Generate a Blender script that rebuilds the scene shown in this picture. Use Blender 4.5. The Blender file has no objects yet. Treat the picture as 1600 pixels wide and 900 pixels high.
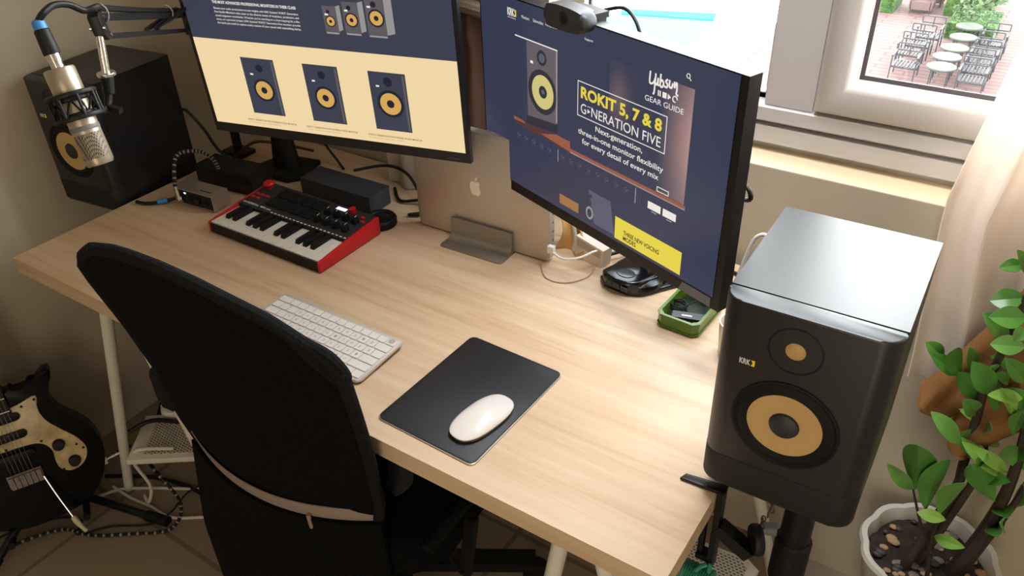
import bpy, bmesh, math, random
from mathutils import Vector, Matrix
random.seed(7)
SC = bpy.context.scene
COL = SC.collection
DZ = 72.0                       # desk top height above the floor, cm; all z below are relative to the desk top

# ------------------------------------------------------------------ camera, light, exposure
cam_d = bpy.data.cameras.new('camera'); cam = bpy.data.objects.new('camera', cam_d); COL.objects.link(cam)
SC.camera = cam
def cam_axes(p, y, r):
    cy, sy, cp, sp, cr, sr = math.cos(y), math.sin(y), math.cos(p), math.sin(p), math.cos(r), math.sin(r)
    f = Vector((sy*cp, cy*cp, sp)); rt = Vector((cy, -sy, 0)); up = rt.cross(f)
    return rt*cr + up*sr, up*cr - rt*sr, f
_r, _u, _f = cam_axes(-0.5960, -0.6046, -0.0355)
cam.matrix_world = Matrix(((_r.x, _u.x, -_f.x, 1.6334), (_r.y, _u.y, -_f.y, -0.5995), (_r.z, _u.z, -_f.z, 0.84743+DZ/100), (0, 0, 0, 1)))
cam_d.sensor_width = 36.0; cam_d.lens = 36.0*1281.34/1600; cam_d.clip_start = 0.02; cam_d.clip_end = 400

EXPO = 1.0
SC.view_settings.view_transform = 'Standard'; SC.view_settings.look = 'None'
SC.view_settings.exposure = EXPO; SC.view_settings.gamma = 1; SC.view_settings.use_curve_mapping = False
try:
    SC.cycles.use_denoising = True
    SC.cycles.max_bounces = 8; SC.cycles.diffuse_bounces = 5; SC.cycles.transparent_max_bounces = 12
    SC.cycles.sample_clamp_indirect = 6.0; SC.cycles.caustics_reflective = False; SC.cycles.caustics_refractive = False
except Exception: pass
world = bpy.data.worlds.new('daylight'); SC.world = world; world.use_nodes = True
nt = world.node_tree; nt.nodes.clear()
wo = nt.nodes.new('ShaderNodeOutputWorld'); bg = nt.nodes.new('ShaderNodeBackground')
tc = nt.nodes.new('ShaderNodeTexCoord'); sx = nt.nodes.new('ShaderNodeSeparateXYZ'); rp = nt.nodes.new('ShaderNodeValToRGB')
nt.links.new(tc.outputs['Generated'], sx.inputs[0]); nt.links.new(sx.outputs['Z'], rp.inputs[0]); nt.links.new(rp.outputs[0], bg.inputs[0]); nt.links.new(bg.outputs[0], wo.inputs[0])
e = rp.color_ramp.elements
e[0].position = 0.0; e[0].color = (1.0, 0.98, 0.96, 1); e[1].position = 1.0; e[1].color = (0.20, 0.23, 0.27, 1)
k = e.new(0.45); k.color = (0.95, 0.98, 1.0, 1)
k = e.new(0.75); k.color = (0.40, 0.44, 0.50, 1)
bg.inputs[1].default_value = 10.0
def area(name, loc, rot, sx_, sy_, power, color, spread=180):
    d = bpy.data.lights.new(name, 'AREA'); d.shape = 'RECTANGLE'; d.size = sx_; d.size_y = sy_; d.energy = power; d.color = color; d.spread = math.radians(spread)
    o = bpy.data.objects.new(name, d); COL.objects.link(o); o.location = loc; o.rotation_euler = rot; return o
# light portal filling the window opening: only guides the sampling of the sky
_p = area('window_portal', (1.54, 0.90, DZ/100+0.98), (math.radians(-90), 0, 0), 1.46, 1.5, 1, (1, 1, 1)); _p.data.cycles.is_portal = True
# two added fill lights out of view: over the desk, and behind the viewer
area('overhead_fill_light', (1.25, 0.42, DZ/100+1.08), (0, 0, 0), 0.4, 0.4, 1.9, (0.97, 0.97, 1.0), 90)
area('room_fill_light', (2.05, -1.9, DZ/100+0.35), (math.radians(90), 0, math.radians(8)), 0.8, 1.9, 8.5, (1.0, 0.86, 0.68))

# ------------------------------------------------------------------ materials
def lin(c):
    o = []
    for v in c[:3]:
        v = v/255.0; o.append(v/12.92 if v <= 0.04045 else ((v+0.055)/1.055)**2.4)
    return (o[0], o[1], o[2], 1.0)
MATS = {}
def mat(name, col, rough=0.5, metal=0.0, spec=0.5, bump=None, emit=None, alpha=None, trans=0, coat=0, var=None, aniso=None):
    """bump=(scale,strength[,stretch vec]) noise bump; var=(scale, amount[,stretch]) colour noise; emit=(rgb,strength)"""
    m = bpy.data.materials.new(name); m.use_nodes = True; n = m.node_tree; b = n.nodes['Principled BSDF']
    b.inputs['Base Color'].default_value = lin(col); b.inputs['Roughness'].default_value = rough
    b.inputs['Metallic'].default_value = metal; b.inputs['Specular IOR Level'].default_value = spec
    if coat: b.inputs['Coat Weight'].default_value = coat
    if trans: b.inputs['Transmission Weight'].default_value = trans
    if alpha is not None: b.inputs['Alpha'].default_value = alpha
    if emit:
        b.inputs['Emission Color'].default_value = lin(emit[0]); b.inputs['Emission Strength'].default_value = emit[1]
    def coords(st):
        t = n.nodes.new('ShaderNodeTexCoord'); mp = n.nodes.new('ShaderNodeMapping'); mp.inputs['Scale'].default_value = st
        n.links.new(t.outputs['Object'], mp.inputs[0]); return mp.outputs[0]
    if var:
        no = n.nodes.new('ShaderNodeTexNoise'); no.inputs['Scale'].default_value = var[0]; no.inputs['Detail'].default_value = 6
        n.links.new(coords(var[2] if len(var) > 2 else (1, 1, 1)), no.inputs['Vector'])
        r = n.nodes.new('ShaderNodeValToRGB'); c = lin(col); a = var[1]
        r.color_ramp.elements[0].position = 0.3; r.color_ramp.elements[1].position = 0.7
        r.color_ramp.elements[0].color = tuple(max(0, x*(1-a)) for x in c[:3])+(1,); r.color_ramp.elements[1].color = tuple(min(1, x*(1+a)) for x in c[:3])+(1,)
        n.links.new(no.outputs[0], r.inputs[0]); n.links.new(r.outputs[0], b.inputs['Base Color'])
    if bump:
        no = n.nodes.new('ShaderNodeTexNoise'); no.inputs['Scale'].default_value = bump[0]; no.inputs['Detail'].default_value = 4
        n.links.new(coords(bump[2] if len(bump) > 2 else (1, 1, 1)), no.inputs['Vector'])
        bp = n.nodes.new('ShaderNodeBump'); bp.inputs['Strength'].default_value = bump[1]; bp.inputs['Distance'].default_value = 0.002
        n.links.new(no.outputs[0], bp.inputs['Height']); n.links.new(bp.outputs[0], b.inputs['Normal'])
    MATS[name] = m; return m
def glow(name, col, k=1.0, rough=0.35, spec=0.4):
    """a patch of a lit display: emits its own colour"""
    return mat(name, (8, 8, 10), rough, 0, spec, emit=(col, k*2**-EXPO))

def wood_mat(name, c_dark, c_mid, c_light, sx=1.0):
    m = bpy.data.materials.new(name); m.use_nodes = True; n = m.node_tree; b = n.nodes['Principled BSDF']
    t = n.nodes.new('ShaderNodeTexCoord'); mp = n.nodes.new('ShaderNodeMapping'); mp.inputs['Scale'].default_value = (1.1*sx, 26, 26)
    n.links.new(t.outputs['Object'], mp.inputs[0])
    no = n.nodes.new('ShaderNodeTexNoise'); no.inputs['Scale'].default_value = 2.2; no.inputs['Detail'].default_value = 9; no.inputs['Roughness'].default_value = 0.62; no.inputs['Distortion'].default_value = 0.35
    n.links.new(mp.outputs[0], no.inputs['Vector'])
    mp2 = n.nodes.new('ShaderNodeMapping'); mp2.inputs['Scale'].default_value = (0.55*sx, 5.5, 5.5); n.links.new(t.outputs['Object'], mp2.inputs[0])
    no2 = n.nodes.new('ShaderNodeTexNoise'); no2.inputs['Scale'].default_value = 2.0; no2.inputs['Detail'].default_value = 4; no2.inputs['Distortion'].default_value = 0.8
    n.links.new(mp2.outputs[0], no2.inputs['Vector'])
    mx = n.nodes.new('ShaderNodeMath'); mx.operation = 'MULTIPLY_ADD'; mx.inputs[1].default_value = 0.55
    m2 = n.nodes.new('ShaderNodeMath'); m2.operation = 'MULTIPLY'; m2.inputs[1].default_value = 0.45
    n.links.new(no2.outputs[0], m2.inputs[0]); n.links.new(no.outputs[0], mx.inputs[0]); n.links.new(m2.outputs[0], mx.inputs[2])
    r = n.nodes.new('ShaderNodeValToRGB'); e = r.color_ramp.elements
    e[0].position = 0.33; e[0].color = lin(c_dark); e[1].position = 0.66; e[1].color = lin(c_light); k = e.new(0.47); k.color = lin(c_mid)
    n.links.new(mx.outputs[0], r.inputs[0]); n.links.new(r.outputs[0], b.inputs['Base Color'])
    b.inputs['Roughness'].default_value = 0.42; b.inputs['Specular IOR Level'].default_value = 0.45
    bp = n.nodes.new('ShaderNodeBump'); bp.inputs['Strength'].default_value = 0.05; bp.inputs['Distance'].default_value = 0.001
    n.links.new(no.outputs[0], bp.inputs['Height']); n.links.new(bp.outputs[0], b.inputs['Normal'])
    return m
def tile_mat(name, c1, c2, mortar, size, rough, mort=0.012, off=0.5, rw=None):
    m = bpy.data.materials.new(name); m.use_nodes = True; n = m.node_tree; b = n.nodes['Principled BSDF']
    t = n.nodes.new('ShaderNodeTexCoord'); br = n.nodes.new('ShaderNodeTexBrick')
    br.offset = off; br.inputs['Color1'].default_value = lin(c1); br.inputs['Color2'].default_value = lin(c2); br.inputs['Mortar'].default_value = lin(mortar)
    br.inputs['Scale'].default_value = 1.0; br.inputs['Mortar Size'].default_value = mort; br.inputs['Brick Width'].default_value = rw or size; br.inputs['Row Height'].default_value = size
    n.links.new(t.outputs['Object'], br.inputs['Vector']); n.links.new(br.outputs[0], b.inputs['Base Color']); b.inputs['Roughness'].default_value = rough
    return m
def mesh_fabric(name, col, sc=220, rough=0.9):
    m = bpy.data.materials.new(name); m.use_nodes = True; n = m.node_tree; b = n.nodes['Principled BSDF']
    b.inputs['Base Color'].default_value = lin(col); b.inputs['Roughness'].default_value = rough; b.inputs['Specular IOR Level'].default_value = 0.15
    t = n.nodes.new('ShaderNodeTexCoord'); w = n.nodes.new('ShaderNodeTexVoronoi'); w.inputs['Scale'].default_value = sc
    n.links.new(t.outputs['Object'], w.inputs['Vector'])
    bp = n.nodes.new('ShaderNodeBump'); bp.inputs['Strength'].default_value = 0.6; bp.inputs['Distance'].default_value = 0.003
    n.links.new(w.outputs[0], bp.inputs['Height']); n.links.new(bp.outputs[0], b.inputs['Normal']); return m

WOOD = wood_mat('pale_oak_veneer', (186, 156, 120), (206, 178, 146), (220, 197, 168))
WOODE = wood_mat('pale_oak_edge', (180, 150, 114), (202, 174, 140), (215, 190, 158))
WALL = mat('cream_wall_paint', (190, 180, 160), 0.75, bump=(60, 0.12), var=(1.2, 0.04))
CEIL = mat('white_ceiling_paint', (225, 220, 210), 0.9)
FLOOR = tile_mat('beige_floor_tile', (148, 134, 116), (144, 130, 112), (116, 104, 88), 0.45, 0.35, 0.006, off=0.0)
SILL = mat('sill_cream_stone', (236, 218, 184), 0.5, var=(8, 0.04))
ALU = mat('silver_window_aluminium', (200, 196, 194), 0.45, 0.15, bump=(400, 0.03))
ALUD = mat('window_rubber_gasket', (70, 66, 68), 0.6)
BLACK = mat('matte_black_plastic', (13, 13, 14), 0.55, 0, 0.35)
BLACKG = mat('gloss_black_plastic', (14, 14, 16), 0.18)
BLACKS = mat('satin_black_metal', (11, 11, 12), 0.4, 0, 0.4)
RUBBER = mat('black_rubber', (11, 11, 12), 0.7, 0, 0.3)
SPK = mat('speaker_black_vinyl', (12, 13, 17), 0.4, 0, 0.7, bump=(500, 0.03))
SPKTOP = mat('speaker_black_satin', (13, 13, 16), 0.38, 0, 0.75, bump=(600, 0.03))
GOLD = mat('gold_aramid_cone', (200, 166, 108), 0.5, 0.0, bump=(900, 0.25))
GOLDD = mat('gold_tweeter_dome', (196, 158, 104), 0.45)
WHITE = mat('white_plastic', (232, 230, 226), 0.4)
WHITEM = mat('white_painted_steel', (220, 216, 206), 0.45)
KEYW = mat('white_keycap', (226, 222, 214), 0.45)
ALUB = mat('brushed_aluminium', (196, 188, 176), 0.38, 0.85, bump=(300, 0.03))
ALULAP = mat('laptop_aluminium', (190, 180, 166), 0.42, 0.6)
STANDM = mat('stand_aluminium', (150, 144, 134), 0.36, 0.75)
CHROME = mat('chrome', (210, 208, 204), 0.2, 1.0)
NICKEL = mat('champagne_nickel', (172, 160, 142), 0.38, 0.7, bump=(500, 0.03))
RED = mat('red_plastic', (200, 24, 34), 0.42)
DKGREY = mat('dark_grey_plastic', (40, 41, 46), 0.5)
GREY = mat('grey_plastic', (110, 110, 112), 0.5)
LEATHER = mat('dark_blue_black_leather', (26, 26, 32), 0.48, bump=(180, 0.12))
CHAIRM = mesh_fabric('black_chair_mesh', (5, 5, 6))
CHAIRE = mesh_fabric('black_quilted_edge', (22, 22, 24), 120)
STRIP = mat('grey_elastic_strip', (150, 132, 124), 0.8, bump=(200, 0.1))
SUEDE = mat('brown_suede', (140, 96, 52), 0.9, var=(14, 0.12), bump=(120, 0.25))
SUEDE2 = mat('mauve_brown_curtain', (140, 112, 94), 0.85, var=(10, 0.08), bump=(120, 0.2))
GREENT = mat('green_translucent_plastic', (104, 148, 34), 0.25, 0, 0.5, trans=0.5)
BLUE = mat('blue_plastic', (50, 130, 200), 0.45)
PEARL = mat('mint_pearl_pickguard', (196, 176, 132), 0.3, var=(40, 0.28))
GTRBLK = mat('gloss_black_lacquer', (4, 3, 3), 0.25, 0, 0.12)
LEAF = mat('glossy_green_leaf', (80, 138, 58), 0.28, var=(12, 0.25))
LEAFL = mat('lit_light_green_leaf', (138, 186, 84), 0.3, var=(12, 0.2))  # lighter green carries the stronger light on some leaves in its colour
LEAF2 = mat('mid_green_leaf', (98, 152, 70), 0.28, var=(14, 0.25))
STEM = mat('dark_plant_stem', (58, 48, 40), 0.6, var=(30, 0.3))
POT = mat('white_glazed_pot', (206, 202, 192), 0.4, var=(9, 0.06))
SOIL = mat('dark_soil', (52, 40, 32), 0.95, var=(60, 0.5), bump=(90, 1.0))
PEB = [mat('pebble_tan', (170, 140, 104), 0.6), mat('pebble_grey', (118, 110, 104), 0.6), mat('pebble_dark', (60, 56, 56), 0.5)]
CARD = mat('kraft_paper', (198, 150, 92), 0.8); PAPER = mat('white_paper', (222, 216, 204), 0.8)
GLASS = bpy.data.materials.new('window_glass'); GLASS.use_nodes = True
_n = GLASS.node_tree; _n.nodes.clear(); _o = _n.nodes.new('ShaderNodeOutputMaterial'); _m = _n.nodes.new('ShaderNodeMixShader'); _t = _n.nodes.new('ShaderNodeBsdfTransparent'); _g = _n.nodes.new('ShaderNodeBsdfGlossy')
_g.inputs['Roughness'].default_value = 0.02; _m.inputs[0].default_value = 0.05; _t.inputs[0].default_value = (0.97, 0.98, 0.97, 1)
_n.links.new(_t.outputs[0], _m.inputs[1]); _n.links.new(_g.outputs[0], _m.inputs[2]); _n.links.new(_m.outputs[0], _o.inputs[0])
def cloth_mat(name, col, tr):
    m = bpy.data.materials.new(name); m.use_nodes = True; n = m.node_tree; n.nodes.clear()
    o = n.nodes.new('ShaderNodeOutputMaterial'); mx = n.nodes.new('ShaderNodeMixShader'); d = n.nodes.new('ShaderNodeBsdfDiffuse'); t = n.nodes.new('ShaderNodeBsdfTranslucent'); s = n.nodes.new('ShaderNodeBsdfGlossy'); m2 = n.nodes.new('ShaderNodeMixShader')
    d.inputs[0].default_value = lin(col); t.inputs[0].default_value = lin(col); mx.inputs[0].default_value = tr; s.inputs['Roughness'].default_value = 0.45; m2.inputs[0].default_value = 0.06
    n.links.new(d.outputs[0], mx.inputs[1]); n.links.new(t.outputs[0], mx.inputs[2]); n.links.new(mx.outputs[0], m2.inputs[1]); n.links.new(s.outputs[0], m2.inputs[2]); n.links.new(m2.outputs[0], o.inputs[0]); return m
SATIN = cloth_mat('beige_satin_curtain', (248, 238, 228), 0.4)

# ------------------------------------------------------------------ mesh helpers (centimetres, world frame unless a matrix is given)
def frame(o, ux, uy, uz):
    return Matrix(((ux[0], uy[0], uz[0], o[0]), (ux[1], uy[1], uz[1], o[1]), (ux[2], uy[2], uz[2], o[2]), (0, 0, 0, 1)))
def yawf(o, a): return frame(o, (math.cos(a), math.sin(a), 0), (-math.sin(a), math.cos(a), 0), (0, 0, 1))
def spline(P, n=8, closed=False):
    P = [Vector(p) for p in P]; out = []; N = len(P)
    rng = N if closed else N-1
    for i in range(rng):
        g = lambda k: P[k % N] if closed else P[min(max(k, 0), N-1)]
        a, b, c, d = g(i-1), g(i), g(i+1), g(i+2)
        for j in range(n):
            t = j/n
            out.append(0.5*((2*b)+(c-a)*t+(2*a-5*b+4*c-d)*t*t+(3*b-a-3*c+d)*t**3))
    if not closed: out.append(P[-1])
    return out
def rrect(x0, y0, x1, y1, r, n=5):
    out = []
    for cx, cy, a0 in ((x1-r, y0+r, -90), (x1-r, y1-r, 0), (x0+r, y1-r, 90), (x0+r, y0+r, 180)):
        for k in range(n+1):
            a = math.radians(a0+90*k/n); out.append((cx+r*math.cos(a), cy+r*math.sin(a)))
    return out
def circ(cx, cy, r, n=32, ry=None): return [(cx+r*math.cos(2*math.pi*k/n), cy+(ry or r)*math.sin(2*math.pi*k/n)) for k in range(n)]
class G:
    def __init__(s, M=None): s.bm = bmesh.new(); s.M = M or Matrix()
    def v(s, p, M=None): return s.bm.verts.new((M or s.M) @ Vector(p))
    def face(s, vs, mi=0):
        try: f = s.bm.faces.new(vs); f.material_index = mi; return f
        except ValueError: return None
    def box(s, lo, hi, bev=0, seg=2, mi=0, M=None):
        M = M or s.M
        x0, y0, z0 = lo; x1, y1, z1 = hi
        vs = [s.v(p, M) for p in ((x0, y0, z0), (x1, y0, z0), (x1, y1, z0), (x0, y1, z0), (x0, y0, z1), (x1, y0, z1), (x1, y1, z1), (x0, y1, z1))]
        fs = [s.face([vs[i] for i in q], mi) for q in ((0, 3, 2, 1), (4, 5, 6, 7), (0, 1, 5, 4), (1, 2, 6, 5), (2, 3, 7, 6), (3, 0, 4, 7))]
        if bev: s._bev(fs, bev, seg)
        return s
    def _bev(s, fs, bev, seg):
        es = set(); 
        for f in fs:
            for e in f.edges: es.add(e)
        es = [e for e in es if len(e.link_faces) == 2 and e.calc_face_angle(0) > 0.5]
        bmesh.ops.bevel(s.bm, geom=es, offset=bev, segments=seg, profile=0.5, affect='EDGES', clamp_overlap=True)
    def prism(s, poly, z0, z1, bev=0, seg=2, mi=0, M=None):
        """poly in local xy, extruded along local z"""
        M = M or s.M
        a = [s.v((p[0], p[1], z0), M) for p in poly]; b = [s.v((p[0], p[1], z1), M) for p in poly]; n = len(poly)
        f0 = s.face(list(reversed(a)), mi); f1 = s.face(b, mi); fs = [f0, f1]
        for i in range(n): fs.append(s.face([a[i], a[(i+1) % n], b[(i+1) % n], b[i]], mi))
        if bev:
            es = [e for f in (f0, f1) for e in f.edges]
            bmesh.ops.bevel(s.bm, geom=list(set(es)), offset=bev, segments=seg, profile=0.5, affect='EDGES', clamp_overlap=True)
        return s
    def lathe(s, prof, n=32, mi=0, M=None, cap=True):
        M = M or s.M; rings = []
        for r, z in prof:
            if r < 1e-6: rings.append([s.v((0, 0, z), M)])
            else: rings.append([s.v((r*math.cos(2*math.pi*k/n), r*math.sin(2*math.pi*k/n), z), M) for k in range(n)])
        for A, B in zip(rings, rings[1:]):
            for k in range(n):
                if len(A) == 1 and len(B) == 1: continue
                if len(A) == 1: s.face([A[0], B[(k+1) % n], B[k]][::-1], mi)
                elif len(B) == 1: s.face([A[k], A[(k+1) % n], B[0]], mi)
                else: s.face([A[k], A[(k+1) % n], B[(k+1) % n], B[k]], mi)
        if cap:
            if len(rings[0]) > 1: s.face(rings[0][::-1], mi)
            if len(rings[-1]) > 1: s.face(rings[-1], mi)
        return s
    def tube(s, pts, r, n=10, mi=0, M=None, smooth=0, flat=1.0, closed=False):
        M = M or s.M
        pts = spline(pts, smooth, closed) if smooth else [Vector(p) for p in pts]
        N = len(pts); R = r if callable(r) else (lambda t: r); rings = []; up = None
        for i, p in enumerate(pts):
            if closed: t = pts[(i+1) % N]-pts[i-1]
            else: t = pts[min(i+1, N-1)]-pts[max(i-1, 0)]
            if t.length < 1e-9: t = Vector((0, 0, 1))
            t.normalize()
            if up is None:
                up = Vector((0, 0, 1)) if abs(t.z) < 0.9 else Vector((1, 0, 0))
            a = t.cross(up)
            if a.length < 1e-6: a = t.cross(Vector((0.3, 1, 0.2)))
            a.normalize(); b = a.cross(t).normalized(); up = b
            rr = R(i/max(1, N-1))
            rings.append([s.v(p+a*rr*math.cos(2*math.pi*k/n)+b*rr*flat*math.sin(2*math.pi*k/n), M) for k in range(n)])
        L = list(zip(rings, rings[1:])) + ([(rings[-1], rings[0])] if closed else [])
        for A, B in L:
            for k in range(n): s.face([A[k], A[(k+1) % n], B[(k+1) % n], B[k]][::-1], mi)
        if not closed: s.face(rings[0], mi); s.face(rings[-1][::-1], mi)
        return s
    def cyl(s, p0, p1, r0, r1=None, n=20, mi=0, M=None):
        r1 = r0 if r1 is None else r1
        return s.tube([p0, p1], lambda t: r0+(r1-r0)*t, n, mi, M)
    def bar(s, p0, p1, w, h, mi=0, M=None, bev=0):
        """rectangular bar from p0 to p1; w horizontal, h vertical-ish"""
        p0, p1 = Vector(p0), Vector(p1); t = (p1-p0); L = t.length; t.normalize()
        up = Vector((0, 0, 1)) if abs(t.z) < 0.95 else Vector((0, 1, 0))
        a = t.cross(up).normalized(); b = a.cross(t).normalized()
        return s.box((-w/2, 0, -h/2), (w/2, L, h/2), bev, 2, mi, (M or s.M) @ frame(p0, a, t, b))
    def ball(s, c, r, n=12, mi=0, M=None, sc=(1, 1, 1)):
        M = M or s.M
        pr = [(r*math.sin(math.pi*k/n), -r*math.cos(math.pi*k/n)) for k in range(n+1)]; pr[0] = (0, -r); pr[-1] = (0, r)
        return s.lathe(pr, n*2, mi, M @ Matrix.Translation(Vector(c)) @ Matrix.Diagonal((sc[0], sc[1], sc[2], 1)))
    def grid(s, fn, nu, nv, mi=0, M=None, thick=0):
        """surface fn(u,v)->xyz; thick gives it depth along fn normal (estimated)"""
        M = M or s.M
        P = [[Vector(fn(i/nu, j/nv)) for j in range(nv+1)] for i in range(nu+1)]
        A = [[s.v(P[i][j], M) for j in range(nv+1)] for i in range(nu+1)]
        for i in range(nu):
            for j in range(nv): s.face([A[i][j], A[i+1][j], A[i+1][j+1], A[i][j+1]], mi)
        if thick:
            B = []
            for i in range(nu+1):
                row = []
                for j in range(nv+1):
                    du = P[min(i+1, nu)][j]-P[max(i-1, 0)][j]; dv = P[i][min(j+1, nv)]-P[i][max(j-1, 0)]
                    nn = du.cross(dv)
                    if nn.length > 1e-9: nn.normalize()
                    row.append(s.v(P[i][j]-nn*thick, M))
                B.append(row)
            for i in range(nu):
                for j in range(nv): s.face([B[i][j], B[i][j+1], B[i+1][j+1], B[i+1][j]], mi)
            for i in range(nu):
                s.face([A[i][0], B[i][0], B[i+1][0], A[i+1][0]], mi); s.face([A[i+1][nv], B[i+1][nv], B[i][nv], A[i][nv]], mi)
            for j in range(nv):
                s.face([A[0][j+1], B[0][j+1], B[0][j], A[0][j]], mi); s.face([A[nu][j], B[nu][j], B[nu][j+1], A[nu][j+1]], mi)
        return s
    def build(s, name, mats, parent=None, org=None, ang=35):
        if org is None: org = ORG[parent.as_pointer()] if parent is not None else Vector((0, 0, -DZ))
        org = Vector(org)
        bmesh.ops.recalc_face_normals(s.bm, faces=s.bm.faces[:])
        for v in s.bm.verts: v.co = (v.co-org)*0.01
        me = bpy.data.meshes.new(name); s.bm.to_mesh(me); s.bm.free()
        for m in (mats if isinstance(mats, (list, tuple)) else [mats]): me.materials.append(m)
        me.polygons.foreach_set('use_smooth', [True]*len(me.polygons)); me.set_sharp_from_angle(angle=math.radians(ang))
        o = bpy.data.objects.new(name, me); COL.objects.link(o)
        if parent is not None: o.parent = parent; ORG[o.as_pointer()] = org
        else:
            o.location = (org.x*0.01, org.y*0.01, (org.z+DZ)*0.01)
            ORG[o.as_pointer()] = org
        return o
ORG = {}; KEEP = []
def tag(o, label=None, cat=None, group=None, kind=None):
    if label: o['label'] = label
    if cat: o['category'] = cat
    if group: o['group'] = group
    if kind: o['kind'] = kind
    return o
def thing(name, label, cat, at, group=None, kind=None):
    o = bpy.data.objects.new(name, None); COL.objects.link(o); o.empty_display_size = 0.05
    o.location = (at[0]*0.01, at[1]*0.01, (at[2]+DZ)*0.01); ORG[o.as_pointer()] = Vector(at); KEEP.append(o)
    return tag(o, label, cat, group, kind)
def dup(o, loc=None, rz=None, label=None):
    r = o.copy(); COL.objects.link(r)
    if loc: r.location = (loc[0]*0.01, loc[1]*0.01, (loc[2]+DZ)*0.01)
    if rz is not None: r.rotation_euler = (0, 0, rz)
    if label: r['label'] = label
    for ch in list(o.children):
        c = ch.copy(); COL.objects.link(c); c.parent = r
        for g in list(ch.children):
            d = g.copy(); COL.objects.link(d); d.parent = c
    return r
def text(body, name, m, parent, M, box, bold=0.0, depth=0.01, shear=0, align=None):
    """writing laid in local xy of M (x right, y up), fitted to box (x0,y0,x1,y1)"""
    cu = bpy.data.curves.new(name, 'FONT'); cu.body = body; cu.size = 1; cu.offset = bold; cu.shear = shear; cu.resolution_u = 3; cu.space_line = 1.1
    if align: cu.align_x = align
    t = bpy.data.objects.new(name, cu); COL.objects.link(t)
    bpy.context.view_layer.update()
    me = bpy.data.meshes.new_from_object(t.evaluated_get(bpy.context.evaluated_depsgraph_get()))
    bpy.data.objects.remove(t)
    xs = [v.co.x for v in me.vertices]; ys = [v.co.y for v in me.vertices]
    x0, x1, y0, y1 = min(xs), max(xs), min(ys), max(ys)
    kx = (box[2]-box[0])/(x1-x0); ky = (box[3]-box[1])/(y1-y0)
    org = ORG[parent.as_pointer()]
    for v in me.vertices:
        p = M @ Vector((box[0]+(v.co.x-x0)*kx, box[1]+(v.co.y-y0)*ky, 0)); v.co = (p-org)*0.01
    me.materials.clear(); me.materials.append(m); me.name = name
    o = bpy.data.objects.new(name, me); COL.objects.link(o); o.parent = parent; ORG[o.as_pointer()] = org
    return o

# ------------------------------------------------------------------ setting
X0, X1, Y0, Y1, ZT = -24, 235, -250, 74, 188
def struct(o): o['kind'] = 'structure'; return o
struct(G().box((X0-12, Y0-12, -82), (X1+12, Y1+14, -72)).build('floor', FLOOR))
struct(G().box((X0-12, Y0-12, ZT), (X1+12, Y1+14, ZT+10)).build('ceiling', CEIL))
struct(G().box((X0-12, Y0, -72), (X0, Y1+14, ZT)).build('wall_left', WALL))
struct(G().box((X1, Y0, -72), (X1+12, Y1+14, ZT)).build('wall_right', WALL))
struct(G().box((X0-12, Y0-12, -72), (X1+12, Y0, ZT)).build('wall_front', WALL))
WX0, WX1, WZ0, WZ1 = 81.5, 226, 19.4, 172
g = G()
g.box((X0, Y1, -72), (WX0, Y1+14, ZT)); g.box((WX1, Y1, -72), (X1, Y1+14, ZT)); g.box((WX0, Y1, -72), (WX1, Y1+14, 19.6)); g.box((WX0, Y1, WZ1), (WX1, Y1+14, ZT))
struct(g.build('wall_back', WALL))
struct(G().box((WX0, Y1, 19.6), (WX1, Y1+14, 19.8)).build('trim_1', SILL))
# window: silver aluminium frame, fixed pane left, thick opening sash right
win = thing('window_1', None, None, (146, 82, 19.8)); struct(win)
yf = 80.4
g = G()
def ext(g, prof, x0, x1):           # profile (y,z) extruded along x
    M = frame((x0, 0, 0), (0, 1, 0), (0, 0, 1), (1, 0, 0)); g.prism(prof, 0, x1-x0, M=M)
ext(g, [(86, 19.8), (82.0, 19.8), (82.0, 21.5), (yf-0.6, 21.6), (yf-0.6, 24.7), (81.4, 24.8), (81.4, 25.7), (yf-0.9, 25.8), (yf-0.9, 28.2), (yf-0.7, 28.4), (yf, 28.5), (82.2, 28.8), (82.2, 29.7), (86, 29.7)], WX0, WX1)
g.box((WX0, yf, 28.5), (85.5, 86, WZ1), 0.2); g.box((WX1-3.5, yf, 28.5), (WX1, 86, WZ1), 0.2); g.box((WX0, yf, WZ1-4), (WX1, 86, WZ1), 0.2)
g.box((122.6, yf-0.3, 28.6), (131.0, 86, WZ1), 0.25)
struct(g.build('frame', ALU, win))
g = G(); g.box((85.3, 82.2, 28.9), (122.8, 82.9, 29.9)); g.box((121.9, 82.2, 28.9), (122.7, 82.9, WZ1-4)); g.box((85.3, 82.2, 29), (86.0, 82.9, WZ1-4))
struct(g.build('gasket', ALUD, win))
struct(G().box((85.5, 82.6, 29.0), (122.7, 83.0, WZ1-4)).build('glass_pane', GLASS, win))
# opening sash
sx0, sx1, sz0, sz1 = 131.3, 222.3, 29.2, WZ1-4.3
g = G()
P = [(0, 0), (0, -2.6), (0.8, -3.4), (4.3, -3.4), (5.0, -2.9), (5.6, -1.2), (5.9, -1.0), (5.9, 0.8), (0, 0.8)]   # across the profile: (inward, towards room)
def mitre(g, x0, z0, x1, z1, prof, y0):
    rings = []
    for (cx, cz, dx, dz) in ((x0, z0, 1, 1), (x1, z0, -1, 1), (x1, z1, -1, -1), (x0, z1, 1, -1)):
        rings.append([g.v((cx+dx*a, y0+b, cz+dz*a)) for a, b in prof])
    n = len(prof)
    for k in range(4):
        A, B = rings[k], rings[(k+1) % 4]
        for i in range(n): g.face([A[i], A[(i+1) % n], B[(i+1) % n], B[i]])
mitre(g, sx0, sz0, sx1, sz1, P, yf+1.6)
sash = struct(g.build('sash', ALU, win, ang=50))
g = G(); gx0, gx1, gz0, gz1 = sx0+5.9, sx1-5.9, sz0+5.9, sz1-5.9
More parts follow.
